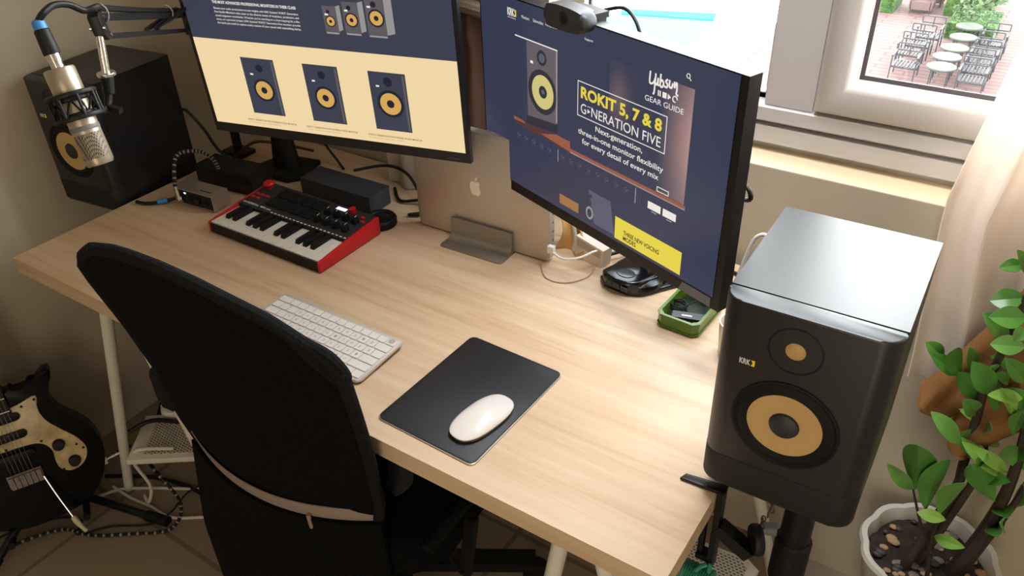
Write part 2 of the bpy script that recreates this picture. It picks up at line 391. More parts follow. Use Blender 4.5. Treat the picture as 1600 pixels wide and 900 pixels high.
mitre(g, gx0, gz0, gx1, gz1, [(-0.1, 0.4), (-0.1, -0.2), (0.7, 0.0), (0.7, 0.4)], yf+1.6)
struct(g.build('sash_gasket', ALUD, sash))
struct(G().box((gx0, yf+1.8, gz0), (gx1, yf+2.2, gz1)).build('sash_glass', GLASS, sash))

# ------------------------------------------------------------------ the terrace seen through the window
GZ = -700
PAVE = tile_mat('pink_terrace_paving', (103, 78, 72), (95, 68, 62), (74, 50, 46), 0.28, 0.85, 0.03, rw=1.6)
DECK = mat('white_pool_paving', (250, 248, 244), 0.8)
g = G(); g.box((-600, 300, GZ-30), (2500, 6000, GZ)); tag(g.build('terrace', PAVE), kind='structure')
g = G(); g.prism([(-4500, 300), (-640, 300), (-684, 2170), (-745, 2598), (-980, 6000), (-4500, 6000)], GZ-30, GZ+2); tag(g.build('pool_deck', DECK), kind='structure')
WATER = mat('pool_water', (70, 118, 128), 0.7, 0, 0.1); WTILE = mat('turquoise_pool_tile', (8, 104, 124), 0.7, 0, 0.1)
pool = thing('swimming_pool', 'turquoise swimming pool in the white paving outside the left pane', 'pool', (-1000, 2400, GZ+2))
G().prism([(-1500, 2030), (-1069, 2410), (-1094, 2465), (-795, 2553), (-776, 2480), (-745, 2250), (-850, 1900)], GZ+2, GZ+4).build('water', WATER, pool)
G().prism([(-1094, 2465), (-795, 2553), (-776, 2480), (-1069, 2410)], GZ+4, GZ+7).build('tile_band', WTILE, pool)
PATIO = mat('dark_patio_metal', (30, 31, 34), 0.6, 0.0); TGLASS = mat('pale_patio_tabletop', (66, 72, 58), 0.6)
def patio_chair(label, at):
    t = thing('patio_chair', label, 'chair', at, 'dark metal armchairs on the terrace')
    x, y, z = at; M = Matrix.Translation(Vector(at))
    g = G(M)
    for sx_ in (-30, 30):
        for sy_ in (-30, 30): g.bar((sx_, sy_, 0), (sx_, sy_, 62), 3, 3)
        g.bar((sx_, -31, 62), (sx_, 31, 62), 5, 3); g.bar((sx_, -31, 34), (sx_, 31, 34), 3, 3)
    g.build('frame', PATIO, t)
    g = G(M)
    for k in range(7): g.box((-28+k*8.3, -28, 33), (-23+k*8.3, 28, 36))
    g.bar((-30, -29, 33), (30, -29, 33), 3, 3); g.bar((-30, 29, 33), (30, 29, 33), 3, 3)
    g.build('seat', PATIO, t)
    g = G(M); g.bar((-30, 30, 80), (30, 30, 80), 3, 3); g.bar((-30, 30, 62), (30, 30, 62), 3, 3)
    for k in range(3): g.bar((-30+k*30, 30, 50), (-30+k*30, 30, 80), 3, 3)
    g.build('backrest', PATIO, t)
    return t
ordw = ['farthest', 'second from the far end', 'third from the far end', 'fourth from the far end', 'nearest']
pc = None
for side, L in (('left', [(-153, 2530), (-162, 2440), (-167, 2352), (-158, 2250)]), ('right', [(10, 2540), (6, 2452), (8, 2368), (5, 2290), (6, 2212)])):
    for i, p in enumerate(L):
        w = ordw[i] if i < len(L)-1 else 'nearest'
        lab = 'dark metal patio armchair, %s in the %s-hand terrace row' % (w, side)
        if pc is None: pc = patio_chair(lab, (p[0], p[1], GZ))
        else: dup(pc, (p[0], p[1], GZ), 0, lab)
pt = None
for i, p in enumerate([(-64, 2600), (-62, 2490), (-66, 2385), (-70, 2300), (-68, 2215)]):
    lab = 'round glass-topped patio table between the chair rows, %s of the line' % ordw[i]
    if pt is None:
        pt = thing('patio_table', lab, 'table', (p[0], p[1], GZ), 'round tables on the terrace'); M = Matrix.Translation(Vector((p[0], p[1], GZ)))
        G(M).lathe([(33, 52), (35, 53), (35, 55), (33, 56)]).build('tabletop', TGLASS, pt)
        g = G(M); g.tube([(34*math.cos(a*0.4), 34*math.sin(a*0.4), 51) for a in range(16)], 1.6, 6, closed=True)
        for k in range(4):
            a = math.pi/4+k*math.pi/2; g.cyl((28*math.cos(a), 28*math.sin(a), 0), (28*math.cos(a), 28*math.sin(a), 51), 1.6, n=6)
        g.build('frame', PATIO, pt)
    else: dup(pt, (p[0], p[1], GZ), 0, lab)
HEDGE = mat('clipped_hedge_foliage', (48, 76, 26), 0.8, var=(5, 0.45), bump=(8, 1.0)); FOLI = mat('grey_green_foliage', (72, 92, 58), 0.7, var=(3, 0.3))
def leafcloud(g, c, r, n, size, mi=0, flatz=1.0):
    rnd = random.Random(n+int(c[0]))
    for k in range(n):
        d = Vector((rnd.gauss(0, 1), rnd.gauss(0, 1), rnd.gauss(0, 1))); d.normalize(); d *= rnd.uniform(0.6, 1.0)
        p = Vector(c)+Vector((d.x*r[0], d.y*r[1], d.z*r[2])); a = Vector((rnd.uniform(-1, 1), rnd.uniform(-1, 1), rnd.uniform(-0.4, 1))).normalized(); b = a.orthogonal().normalized(); s_ = size*rnd.uniform(0.6, 1.3)
        g.face([g.v(p-a*s_), g.v(p+b*s_*0.45), g.v(p+a*s_), g.v(p-b*s_*0.45)], mi)
def hedge(label, x0, y0, x1, y1, h):
    g = G(); g.box((x0, y0, GZ), (x1, y1, GZ+h), 12, 3)
    rnd = random.Random(int(x0))
    for k in range(2200):
        f = rnd.random(); 
        if f < 0.55: p = Vector((rnd.uniform(x0, x1), rnd.uniform(y0, y1), GZ+h))
        else: p = Vector((rnd.uniform(x0, x1), y0, rnd.uniform(GZ, GZ+h)))
        a = Vector((rnd.uniform(-1, 1), rnd.uniform(-1, 1), rnd.uniform(-0.3, 1))).normalized()*rnd.uniform(2, 5); b = a.orthogonal().normalized()*2
        g.face([g.v(p-a), g.v(p+b), g.v(p+a), g.v(p-b)])
    tag(g.build('clipped_hedge', HEDGE, org=((x0+x1)/2, (y0+y1)/2, GZ)), label, 'hedge')
hedge('low square clipped hedge behind the round patio tables', -128, 2642, -2, 2820, 46)
hedge('far clipped hedge block behind the square hedge', -172, 2880, -42, 3080, 55)
hedge('small clipped shrub block at upper left of the opening window pane', -392, 2830, -312, 2960, 80)
tr = thing('small_tree', 'small grey-green tree growing out of the square hedge', 'tree', (-75, 2720, GZ+46))
G().tube([(-75, 2720, GZ+46), (-78, 2722, GZ+80), (-66, 2724, GZ+130)], 4, 8).build('trunk', STEM, tr)
g = G(); leafcloud(g, (-60, 2724, GZ+125), (75, 60, 55), 420, 12); leafcloud(g, (-95, 2700, GZ+74), (32, 28, 20), 140, 9); g.build('foliage', FOLI, tr)
def sofa(label, x, y):
    t = thing('patio_sofa', label, 'sofa', (x, y, GZ)); M = Matrix.Translation(Vector((x, y, GZ))); W = mat('brown_wicker', (84, 66, 62), 0.8, bump=(60, 0.6))
    G(M).box((-30, -32, 14), (30, 30, 38), 3).build('seat', W, t); G(M).box((-30, 24, 38), (30, 32, 72), 3).build('backrest', W, t)
    for sx_ in (-34, 28): G(M).box((sx_, -32, 14), (sx_+6, 32, 56), 2).build('armrest', W, t)
    for sx_ in (-30, 26):
        for sy_ in (-29, 25): G(M).box((sx_, sy_, 0), (sx_+4, sy_+4, 14)).build('leg', PATIO, t)
sofa('brown wicker patio armchair far back on the terrace, left of the hedges', -240, 2890)
sofa('brown wicker patio armchair partly cut off at the top of the window', -225, 2990)

# ------------------------------------------------------------------ desk
DW, DD, DT = 142.6, 71.5, 3.4
desk = thing('desk', 'long pale oak desk on white steel trestles under the window', 'desk', (DW/2, DD/2, -72))
g = G(); g.box((0, 0, -DT), (DW, DD, 0), 0.12, 2); g.build('desktop', WOOD, desk)
def trestle(cx, tops, feet, label):
    t = thing('trestle', label, 'trestle', (cx, 35, -72), 'white trestles carrying the desk')
    for (a, b) in zip(tops, feet):
        G().cyl((a[0], a[1], -DT-1.2), (b[0], b[1], -72), 1.25, 1.15, n=16).build('leg', WHITEM, t)
    for y in (tops[0][1], tops[2][1]):
        xs = [p[0] for p in tops if p[1] == y]
        G().bar((min(xs)-2, y, -DT-0.9), (max(xs)+2, y, -DT-0.9), 2.6, 1.8, bev=0.2).build('top_bar', WHITEM, t)
    G().bar((sum(p[0] for p in tops)/4, tops[0][1], -DT-0.9), (sum(p[0] for p in tops)/4, tops[2][1], -DT-0.9), 2.4, 1.7).build('spine', WHITEM, t)
    return t
tl = trestle(24, [(22.4, 4), (30, 4), (22.4, 66), (30, 66)], [(-1.6, 4), (50, 4), (-1.6, 66), (50, 66)], 'white steel trestle with perforated shelf under the left end of the desk')
tr_ = trestle(131, [(126.4, 4), (131.8, 4), (122, 61), (127.6, 61)], [(115.6, 4), (147, 4), (113, 61), (146.5, 61)], 'white steel trestle with perforated shelf under the right end of the desk')
def holes_mat(name, col, sc):
    m = bpy.data.materials.new(name); m.use_nodes = True; n = m.node_tree; b = n.nodes['Principled BSDF']; b.inputs['Roughness'].default_value = 0.45
    t = n.nodes.new('ShaderNodeTexCoord'); br = n.nodes.new('ShaderNodeTexBrick'); br.offset = 0.5
    br.inputs['Color1'].default_value = lin((30, 26, 22)); br.inputs['Color2'].default_value = lin((30, 26, 22)); br.inputs['Mortar'].default_value = lin(col)
    br.inputs['Scale'].default_value = 1; br.inputs['Brick Width'].default_value = sc; br.inputs['Row Height'].default_value = sc*0.7; br.inputs['Mortar Size'].default_value = sc*0.22
    n.links.new(t.outputs['Object'], br.inputs['Vector']); n.links.new(br.outputs[0], b.inputs['Base Color']); return m
PERF = holes_mat('perforated_white_steel', (206, 200, 188), 0.009)
def shelf(t, poly, z):
    g = G(); g.prism(poly, z-1.6, z, 0.3); s_ = g.build('shelf', WHITEM, t)
    cx = sum(p[0] for p in poly)/len(poly); cy = sum(p[1] for p in poly)/len(poly)
    g = G(); g.prism([(cx+(p[0]-cx)*0.8, cy+(p[1]-cy)*0.8) for p in poly], z, z+0.08); g.build('perforated_panel', PERF, s_)
shelf(tl, [(13.0, 0.0), (40, 19.6), (31, 32), (4, 12)], -50.5)
shelf(tr_, [(134.0, 42.0), (143.6, 48.0), (143.8, 51.4), (141.0, 53.0), (118, 51), (118, 42)], -55)

# ------------------------------------------------------------------ monitors
def displaystuff(): pass
NAVY = glow('display_navy', (58, 61, 77)); CREAM = glow('display_cream', (240, 214, 166)); D_BLK = glow('display_dark', (30, 32, 50)); D_GOLD = glow('display_gold', (212, 166, 88)); D_WHT = glow('display_white', (236, 230, 222)); D_TXT = glow('display_brown_text', (120, 100, 76)); D_GRY = glow('display_grey', (92, 88, 92)); D_LGR = glow('display_light_grey', (150, 146, 146))
def pmat(fr, off): return fr @ Matrix(((1, 0, 0, 0), (0, 0, -1, -off), (0, 1, 0, 0), (0, 0, 0, 1)))   # local xy -> (u, v), local z -> towards viewer
def flat(name, poly, m, parent, fr, layer, holes=None):
    g = G(pmat(fr, 0)); g.prism(poly, 0.02*layer, 0.02*layer+0.015); return g.build(name, m, parent)
R4 = lambda x0, y0, x1, y1: [(x0, y0), (x1, y0), (x1, y1), (x0, y1)]

mA = thing('computer_monitor', 'left computer monitor, its screen split navy above and cream below', 'monitor', (18, 57, 0))
aA, tA = 0.2357, -0.062
frA = frame((25.14, 36.34, 19.28), (math.cos(aA), math.sin(aA), 0), (-math.sin(aA)*math.cos(tA), math.cos(aA)*math.cos(tA), -math.sin(tA)), (-math.sin(aA)*math.sin(tA), math.cos(aA)*math.sin(tA), math.cos(tA))) @ Matrix.Diagonal((0.9373, 0.9373, 0.9373, 1))
g = G(frA); g.box((0, 0, 0), (59.8, 1.2, 35.6), 0.15); g.box((3, 1.0, 4), (57, 3.6, 32), 1.0); g.build('housing', mat('monitor_black_housing', (26, 27, 32), 0.4), mA)
text('SAMSUNG', 'maker_wordmark', GREY, mA, pmat(frA, 0.02), (54.8, 0.5, 57.6, 0.85))
g = G(frA); g.box((0.8, -0.03, 2.1), (58.9, 0.05, 34.9)); scA = g.build('screen', mat('dark_display_glass', (8, 8, 10), 0.3), mA)
flat('navy_banner', R4(0.85, 20.8, 58.85, 34.85), NAVY, scA, frA, 2)
flat('cream_panel', R4(0.85, 2.2, 58.85, 20.8), CREAM, scA, frA, 2)
text('THE MOST ADVANCED PROFESSIONAL MONITORS IN THEIR CLASS', 'headline_text', D_WHT, scA, pmat(frA, 0.08), (7.95, 28.05, 26.8, 28.62), bold=0.03)
para = ["Elevate your audio productions to new heights with KRK Systems' ROKIT Generation", 'Five Studio Monitors that cater to the diverse needs of musicians, producers, and', "sound engineers worldwide. Whether you're working on a chart-topping hit, a film", "score, or a personal project, KRK Systems' ROKIT Generation Five monitors provide", 'the tools you need to capture every nuance of your sound with astonishing clarity.']
for i, s_ in enumerate(para):
    text(s_, 'paragraph_line', D_WHT, scA, pmat(frA, 0.08), (7.98, 26.83-0.72*i, 27.05, 27.36-0.72*i), bold=0.012)
def pic_speaker(parent, fr, x0, y0, x1, y1, wc, wr, tw, logo, L, body, side=None, capr=0.36):
    flat('speaker_picture', R4(x0, y0, x1, y1), body, parent, fr, L)
    if side: flat('picture_edge', side, D_LGR, parent, fr, L)
    flat('woofer_picture', circ(wc[0], wc[1], wr*1.25, 32), D_BLK, parent, fr, L+1)
    flat('cone_picture', circ(wc[0], wc[1], wr, 32), D_GOLD, parent, fr, L+2)
    flat('cap_picture', circ(wc[0], wc[1], wr*capr, 24), D_BLK, parent, fr, L+3)
    flat('tweeter_picture', circ(tw[0], tw[1], wr*0.42, 20), D_BLK, parent, fr, L+1)
    flat('badge_picture', R4(logo[0]-0.35, logo[1]-0.17, logo[0]+0.35, logo[1]+0.17), D_WHT, parent, fr, L+1)
for (x0, y0, x1, y1, wc, lg) in ((11.15, 5.4, 18.85, 17.5, (15.13, 10.75), (13.0, 14.05)), (25.5, 5.25, 33.3, 17.42, (29.46, 10.6), (27.4, 14.05)), (39.95, 5.2, 47.85, 17.3, (43.96, 10.9), (41.65, 14.4))):
    pic_speaker(scA, frA, x0, y0, x1, y1, wc, 1.95 if x0 < 30 else 2.25, (wc[0], 15.4), lg, 3, NAVY)
    flat('picture_edge', R4(x1-0.75, y0+0.3, x1-0.3, y1-0.4), D_GRY, scA, frA, 4)
for x in (9.2, 23.5, 37.9):
    n_ = {9.2: '5', 23.5: '7', 37.9: '8'}[x]
    text('ROKIT %s GENERATION FIVE POWERED STUDIO MONITOR' % n_, 'caption_text', D_TXT, scA, pmat(frA, 0.08), (x, 3.55, x+11.9, 3.95), bold=0.02)
    text('5-inch powered studio monitor'.replace('5', n_), 'caption_text', D_TXT, scA, pmat(frA, 0.08), (x+0.2, 3.0, x+8, 3.25))
for (x0, y0, x1, y1, wc, wr, sd) in ((32.5, 24.4, 35.4, 29.2, (33.92, 26.35), 0.85, 0.9), (36.8, 24.5, 40.1, 30.2, (38.44, 26.9), 1.08, 1.1), (41.6, 24.45, 45.5, 31.2, (43.64, 27.6), 1.32, 1.6)):
    pic_speaker(scA, frA, x0, y0, x1, y1, wc, wr, (wc[0]-0.3, y1-1.1), (x0+0.75, y1-1.6), 3, D_GRY)
    flat('picture_edge', [(x1, y0+0.1), (x1+sd, y0+0.5), (x1+sd, y1+0.3), (x1, y1)], D_LGR, scA, frA, 3)
    flat('picture_edge', R4(x0+0.1, y0-0.45, x1-0.1, y0-0.1), D_LGR, scA, frA, 3)
# foot and neck of the left monitor
g = G(); g.prism([(12.0, 53.2), (15.2, 51.2), (24.2, 51.8), (26.3, 54.6), (23.8, 63.2), (13.4, 61.5)], 0, 1.3, 0.3); g.build('base', BLACK, mA)
g = G(); pr = [(18.6, 57.4, 1.2), (18.4, 57.4, 4), (18.4, 57.6, 14), (19.6, 58, 24)]
g.grid(lambda u, v: (18.6+(3.9-1.5*math.sin(min(1, v*1.7)*math.pi/2))*math.cos(2*math.pi*u)*1.0, 57.4+(2.6-1.0*min(1, v*1.7))*math.sin(2*math.pi*u), 1.2+v*26), 20, 10)
g.build('neck', BLACK, mA)
g = G(); g.bar((18.6, 57.6, 25), (43, 46.8, 31.5), 3.2, 4.5, bev=0.4); g.build('support_arm', BLACK, mA)

mB = thing('computer_monitor', 'right computer monitor turned towards the chair, dark page with a yellow button', 'monitor', (109.5, 54.5, 0))
aB = -0.3493
frB = yawf((78.9, 55.84, 13.96), aB)
g = G(frB); g.box((-0.2, 0, 0), (57.8, 2.4, 35.3), 0.25); g.box((2, 2.2, 2), (56, 4.6, 33), 1.2); g.build('housing', mat('monitor_gloss_black', (14, 15, 20), 0.42, 0, 0.35), mB)
g = G(frB); g.box((0.0, -0.03, 1.9), (56.6, 0.05, 35.15)); scB = g.build('screen', mat('dark_glossy_display', (8, 8, 10), 0.16), mB)
DB = glow('page_navy', (54, 58, 80), rough=0.2); flat('page_background', R4(0.1, 2.0, 56.5, 35.1), DB, scB, frB, 2)
YEL = glow('page_yellow', (228, 208, 72), rough=0.3); BLKT = glow('page_black_text', (30, 26, 20)); COP = glow('page_copper_rail', (150, 88, 70)); COPD = glow('page_dark_copper', (84, 52, 50)); DEV = glow('page_device_grey', (88, 90, 108)); DEVD = glow('page_device_dark', (56, 58, 76)); TAN = glow('page_tan', (160, 112, 72)); HILITE = glow('page_mauve_glow', (150, 122, 122)); CONE = glow('page_pale_gold', (206, 194, 124)); SPB = glow('page_speaker_body', (98, 92, 98)); SPD = glow('page_speaker_dark', (46, 46, 58))
PB = lambda o: pmat(frB, o)
# mauve lit wall inside the page picture, brighter to its right: colour is part of the displayed picture
gm = bpy.data.materials.new('page_lit_wall'); gm.use_nodes = True; n = gm.node_tree; b = n.nodes['Principled BSDF']; b.inputs['Base Color'].default_value = (0, 0, 0, 1); b.inputs['Roughness'].default_value = 0.25
at_ = n.nodes.new('ShaderNodeAttribute'); at_.attribute_name = 'tone'; rr = n.nodes.new('ShaderNodeValToRGB'); rr.color_ramp.elements[0].color = lin((54, 58, 80)); rr.color_ramp.elements[1].color = lin((176, 142, 136))
n.links.new(at_.outputs['Fac'], rr.inputs[0]); n.links.new(rr.outputs[0], b.inputs['Emission Color']); b.inputs['Emission Strength'].default_value = 2**-EXPO
def shaded_panel(name, x0, y0, x1, y1, layer, tone):
    g = G(PB(0)); NU, NV = 24, 14; lay = g.bm.verts.layers.float.new('tone')
    V = [[g.v((x0+(x1-x0)*i/NU, y0+(y1-y0)*j/NV, 0.02*layer)) for j in range(NV+1)] for i in range(NU+1)]
    for i in range(NU+1):
        for j in range(NV+1): V[i][j][lay] = tone(i/NU, j/NV)
    for i in range(NU):
        for j in range(NV): g.face([V[i][j], V[i+1][j], V[i+1][j+1], V[i][j+1]])
    return g.build(name, gm, scB)
shaded_panel('lit_wall_picture', 33, 14.2, 49.4, 31.3, 3, lambda u, v: (max(0, (u-0.62)/0.38)**1.4)*(0.45+0.55*math.exp(-((v-0.55)/0.4)**2)) + 0.25*math.exp(-((u-0.12)/0.12)**2)*math.exp(-((v-0.68)/0.2)**2))
text('KRK', 'logo_text', D_WHT, scB, PB(0.12), (7.95, 32.35, 9.85, 33.6), bold=0.03)
flat('logo_mark', [(9.75, 32.4), (10.3, 32.4), (10.3, 33.5), (9.75, 33.5), (10.1, 32.95)], YEL, scB, frB, 5)
text('SYSTEMS', 'logo_text', D_WHT, scB, PB(0.12), (8.0, 31.95, 10.2, 32.15))
for s_, x0, x1, y in (('Monitors', 11.8, 13.8, 32.6), ('Subwoofers', 14.8, 17.4, 32.65), ('Headphones', 18.0, 20.8, 32.65), ('Support', 27.3, 29.2, 32.6)):
    text(s_, 'menu_text', D_WHT, scB, PB(0.12), (x0, y, x1, y+0.5))
flat('white_rule', R4(9.84, 29.35, 20.9, 29.55), D_WHT, scB, frB, 4); flat('white_rule', R4(20.55, 17.4, 20.9, 29.4), D_LGR, scB, frB, 4)
flat('speaker_picture', [(12.95, 16.3), (20.6, 17.1), (20.6, 29.3), (12.95, 29.2)], SPB, scB, frB, 3)
flat('woofer_picture', circ(17.0, 21.6, 3.75, 36), SPD, scB, frB, 4); flat('cone_picture', circ(17.1, 21.65, 2.85, 36), CONE, scB, frB, 5); flat('cap_picture', circ(17.2, 21.7, 1.05, 24), SPD, scB, frB, 6); flat('cap_picture', circ(17.25, 21.75, 0.4, 16), SPB, scB, frB, 7)
flat('tweeter_picture', circ(16.9, 27.3, 1.25, 24), SPD, scB, frB, 4); flat('tweeter_picture', circ(16.95, 27.3, 0.75, 24), DEV, scB, frB, 5); flat('badge_picture', R4(13.9, 25.8, 14.6, 26.25), D_WHT, scB, frB, 4)
flat('plinth_picture', [(12.4, 14.9), (20.8, 15.6), (21.0, 17.2), (12.6, 16.4)], SPD, scB, frB, 4)
flat('rail_picture', [(8.76, 15.1), (12.2, 14.7), (20.5, 15.35), (24.2, 15.3), (24.2, 13.4), (20, 13.6), (9.5, 13.9)], COPD, scB, frB, 3)
flat('rail_picture', [(8.76, 15.1), (11.6, 15.0), (12.3, 14.6), (9.0, 14.5)], COP, scB, frB, 4); flat('rail_picture', [(20.6, 15.4), (24.2, 15.3), (24.2, 13.5), (16.5, 14.2)], COP, scB, frB, 4)
flat('rail_picture', R4(24.2, 13.45, 49.7, 14.15), COP, scB, frB, 4); flat('rail_picture', R4(24.2, 13.42, 49.7, 13.6), D_LGR, scB, frB, 5)
def knobs(x): 
    g = G(PB(0))
    for dx, dy, r_ in ((-0.35, 0.25, 0.12), (0.0, 0.45, 0.1), (0.35, 0.2, 0.12), (0.05, -0.1, 0.14), (-0.3, -0.4, 0.1), (0.3, -0.45, 0.08)): g.prism(circ(x+dx, 11.9+dy, r_, 10), 0.08, 0.09)
    g.prism(R4(x-0.5, 11.88, x+0.4, 11.95), 0.08, 0.09)
    g.build('dial_picture', D_GRY, scB)
for k in range(5): knobs(10.25+2.15*k)
for k in range(8): knobs(22.3+2.2*k)
flat('white_rule', R4(21.05, 10.7, 21.2, 12.9), D_LGR, scB, frB, 4); flat('white_rule', R4(39.65, 10.5, 39.82, 13.1), D_LGR, scB, frB, 4)
g = G(PB(0))
for i in range(2):
    for j in range(5): g.prism(circ(40.3+i*0.5, 11.0+j*0.32, 0.08, 8), 0.08, 0.09)
g.build('dial_picture', D_GRY, scB)
for x in (42.45, 45.55): flat('meter_picture', R4(x, 10.85, x+2.65, 12.05), D_WHT, scB, frB, 4); flat('meter_label', R4(x+0.8, 10.45, x+1.9, 10.62), D_LGR, scB, frB, 4)
g = G(PB(0)); [g.prism(q, 0.08, 0.09) for q in (R4(44.0, 14.3, 46.4, 14.42), R4(44.0, 14.98, 46.4, 15.1), R4(44.0, 14.3, 44.12, 15.1), R4(46.28, 14.3, 46.4, 15.1))]; g.build('outline_picture', D_WHT, scB)
g = G(PB(0)); [g.prism(q, 0.1, 0.11) for q in (R4(25.9, 20.5, 45.0, 20.63), R4(25.9, 26.05, 45.0, 26.18), R4(25.9, 20.5, 26.03, 26.18), R4(44.87, 20.5, 45.0, 26.18))]; g.build('title_frame', D_WHT, scB)
text('ROKIT 5, 7 & 8', 'title_text', YEL, scB, PB(0.13), (26.7, 23.2, 44.1, 25.45), bold=0.035)
text('G', 'title_text', D_WHT, scB, PB(0.13), (26.75, 21.15, 28.0, 22.75)); flat('title_arrow', [(28.35, 21.5), (28.95, 21.85), (28.35, 22.2)], D_WHT, scB, frB, 6); g = G(PB(0)); g.prism(R4(28.35, 22.55, 28.55, 22.7), 0.12, 0.13); g.prism(R4(28.75, 22.55, 28.95, 22.7), 0.12, 0.13); g.build('title_arrow', D_WHT, scB)
text('NERATION FIVE', 'title_text', D_WHT, scB, PB(0.13), (29.25, 21.2, 44.1, 22.75))
text('Next-generation,', 'body_text', D_WHT, scB, PB(0.13), (30.3, 18.85, 40.6, 20.05), bold=0.008); text('three-in-one monitor flexibility', 'body_text', D_WHT, scB, PB(0.13), (26.2, 17.3, 45.0, 18.5), bold=0.008); text('for every detail of every mix', 'body_text', D_WHT, scB, PB(0.13), (27.2, 15.8, 44.2, 17.0), bold=0.008)
text('GEAR GUIDE', 'body_text', D_WHT, scB, PB(0.13), (40.45, 27.3, 47.85, 28.1))
g = G(PB(0))                       # script wordmark, cut off along its top
def stroke(pts, r_=0.14):
    pp = spline(pts, 6)
    for a, b_ in zip(pp, pp[1:]):
        d = (b_-a); 
        if d.length < 1e-6: continue
        nn = Vector((-d.y, d.x, 0)).normalized()*r_; e = d.normalized()*r_*0.6
        q = [a-nn-e, b_-nn+e, b_+nn+e, a+nn-e]; g.face([g.v((p.x, p.y, 0.13)) for p in q])
stroke([(41.2, 31.6, 0), (41.15, 30.3, 0), (41.35, 29.95, 0), (41.9, 30.2, 0), (42.2, 30.9, 0)]); stroke([(42.25, 31.5, 0), (42.2, 30.2, 0), (42.15, 29.0, 0), (42.0, 28.6, 0)]); stroke([(42.2, 30.3, 0), (42.6, 30.1, 0), (42.75, 31.0, 0), (42.75, 30.2, 0), (43.0, 30.1, 0)]); stroke([(43.2, 31.7, 0), (43.2, 30.2, 0), (43.6, 30.05, 0), (43.8, 30.6, 0), (43.5, 30.95, 0), (43.25, 30.7, 0)]); stroke([(44.5, 31.3, 0), (44.2, 31.0, 0), (44.55, 30.6, 0), (44.4, 30.2, 0), (44.0, 30.25, 0)]); stroke([(44.9, 31.3, 0), (44.9, 30.5, 0), (45.3, 30.4, 0), (45.5, 31.0, 0)]); stroke([(45.8, 31.3, 0), (45.85, 30.6, 0), (46.2, 31.3, 0), (46.3, 30.4, 0), (46.25, 29.8, 0), (46.55, 29.65, 0)])
g.build('script_wordmark', D_WHT, scB)
g = G(PB(0)); [g.prism(q, 0.1, 0.12) for q in (R4(42.85, 28.6, 43.05, 29.4), R4(43.2, 28.6, 43.4, 29.4), R4(43.75, 28.6, 44.5, 29.4), [(44.75, 28.6), (45.35, 29.0), (44.75, 29.4)])]; g.build('transport_symbols', D_WHT, scB)
g = G(PB(0.12)); g.tube([(46.1+0.42*math.cos(a*0.5), 29.0+0.42*math.sin(a*0.5), 0) for a in range(11)], 0.07, 6); g.build('loop_symbol', D_WHT, scB)
g = G(PB(0.12)); g.tube([(48.1+0.3*math.cos(a*math.pi/8), 32.8+0.3*math.sin(a*math.pi/8), 0) for a in range(16)], 0.05, 6, closed=True); g.tube([(48.33, 32.58, 0), (48.62, 32.25, 0)], 0.05, 6); g.build('search_symbol', D_WHT, scB)
flat('device_picture', [(16.3, 8.3), (34.3, 8.5), (35.5, 2.9), (14.6, 2.9)], DEVD, scB, frB, 3); flat('device_picture', [(29.0, 8.6), (34.3, 8.5), (35.5, 2.9), (30.6, 2.9)], DEV, scB, frB, 4)
flat('device_tag', R4(21.6, 3.1, 26.6, 4.9), TAN, scB, frB, 5)
g = G(PB(0)); g.prism(circ(29.4, 4.4, 0.9, 20, 1.2), 0.1, 0.11); g.build('device_dial', D_LGR, scB); g = G(PB(0)); g.prism(circ(29.4, 4.4, 0.55, 20, 0.8), 0.12, 0.13); g.prism(circ(29.6, 7.6, 0.35, 14), 0.12, 0.13); g.prism(circ(29.6, 6.4, 0.3, 14), 0.12, 0.13); g.build('device_dial', DEVD, scB)
flat('yellow_button', R4(35.6, 2.55, 50.0, 6.5), YEL, scB, frB, 5)
text('THREE NEW VOICING', 'button_text', BLKT, scB, PB(0.13), (37.6, 3.95, 45.5, 4.75), bold=0.02); text('MODES', 'button_text', BLKT, scB, PB(0.13), (37.6, 2.95, 40.5, 3.75), bold=0.02)
flat('specification_sticker', [(49.9, 0.1), (56.2, 0.1), (56.2, 1.7), (50.6, 1.7)], mat('grey_sticker', (96, 98, 106), 0.5), mB, frB, 2)
g = G(); g.prism([(104.9, 53.5), (106.6, 51.9), (111.8, 51.4), (114.2, 52.6), (119, 59.5), (116, 64.5), (107.5, 64.0)], 0, 1.0, 0.25); g.build('base', BLACKG, mB)
g = G(); g.lathe([(5.3, 0.9), (5.1, 1.9), (4.3, 2.6), (2.6, 3.1), (0, 3.2)], 36, M=Matrix.Translation(Vector((111, 57, 0))) @ Matrix.Diagonal((1, 1.1, 1, 1))); g.tube([(112, 60, 2), (112, 61, 8), (111.5, 57, 16), (111, 53.5, 24)], lambda t: 2.6-0.4*t, 16, smooth=5); g.build('neck', BLACKG, mB)
# webcam perched on the right monitor's top edge
wcam = thing('webcam', 'black webcam clipped to the top edge of the right monitor', 'webcam', (101.5, 48, 49.3))
wf = frB @ Matrix.Translation(Vector((24.4, 0, 35.3)))
g = G(wf); g.prism([(p[0], p[1]) for p in spline([(-4.9, -1.3), (-4.6, 0.6), (-2.0, 1.3), (2.4, 1.2), (4.6, 0.6), (4.9, -1.2), (3.0, -2.1), (-3.2, -2.2)], 5, True)], 0.2, 3.0, 0.8, 3, M=wf @ Matrix(((1, 0, 0, 0), (0, 0, -1, 1.0), (0, 1, 0, 0.7), (0, 0, 0, 1)))); g.build('camera_body', mat('webcam_grey_black', (44, 45, 50), 0.45), wcam)
g = G(wf); g.lathe([(0.9, 0), (0.9, 0.25), (0.6, 0.3), (0, 0.25)], 24, M=wf @ frame((0.2, -1.9, 0.4), (1, 0, 0), (0, 0, 1), (0, -1, 0))); g.build('lens', BLACKG, wcam)
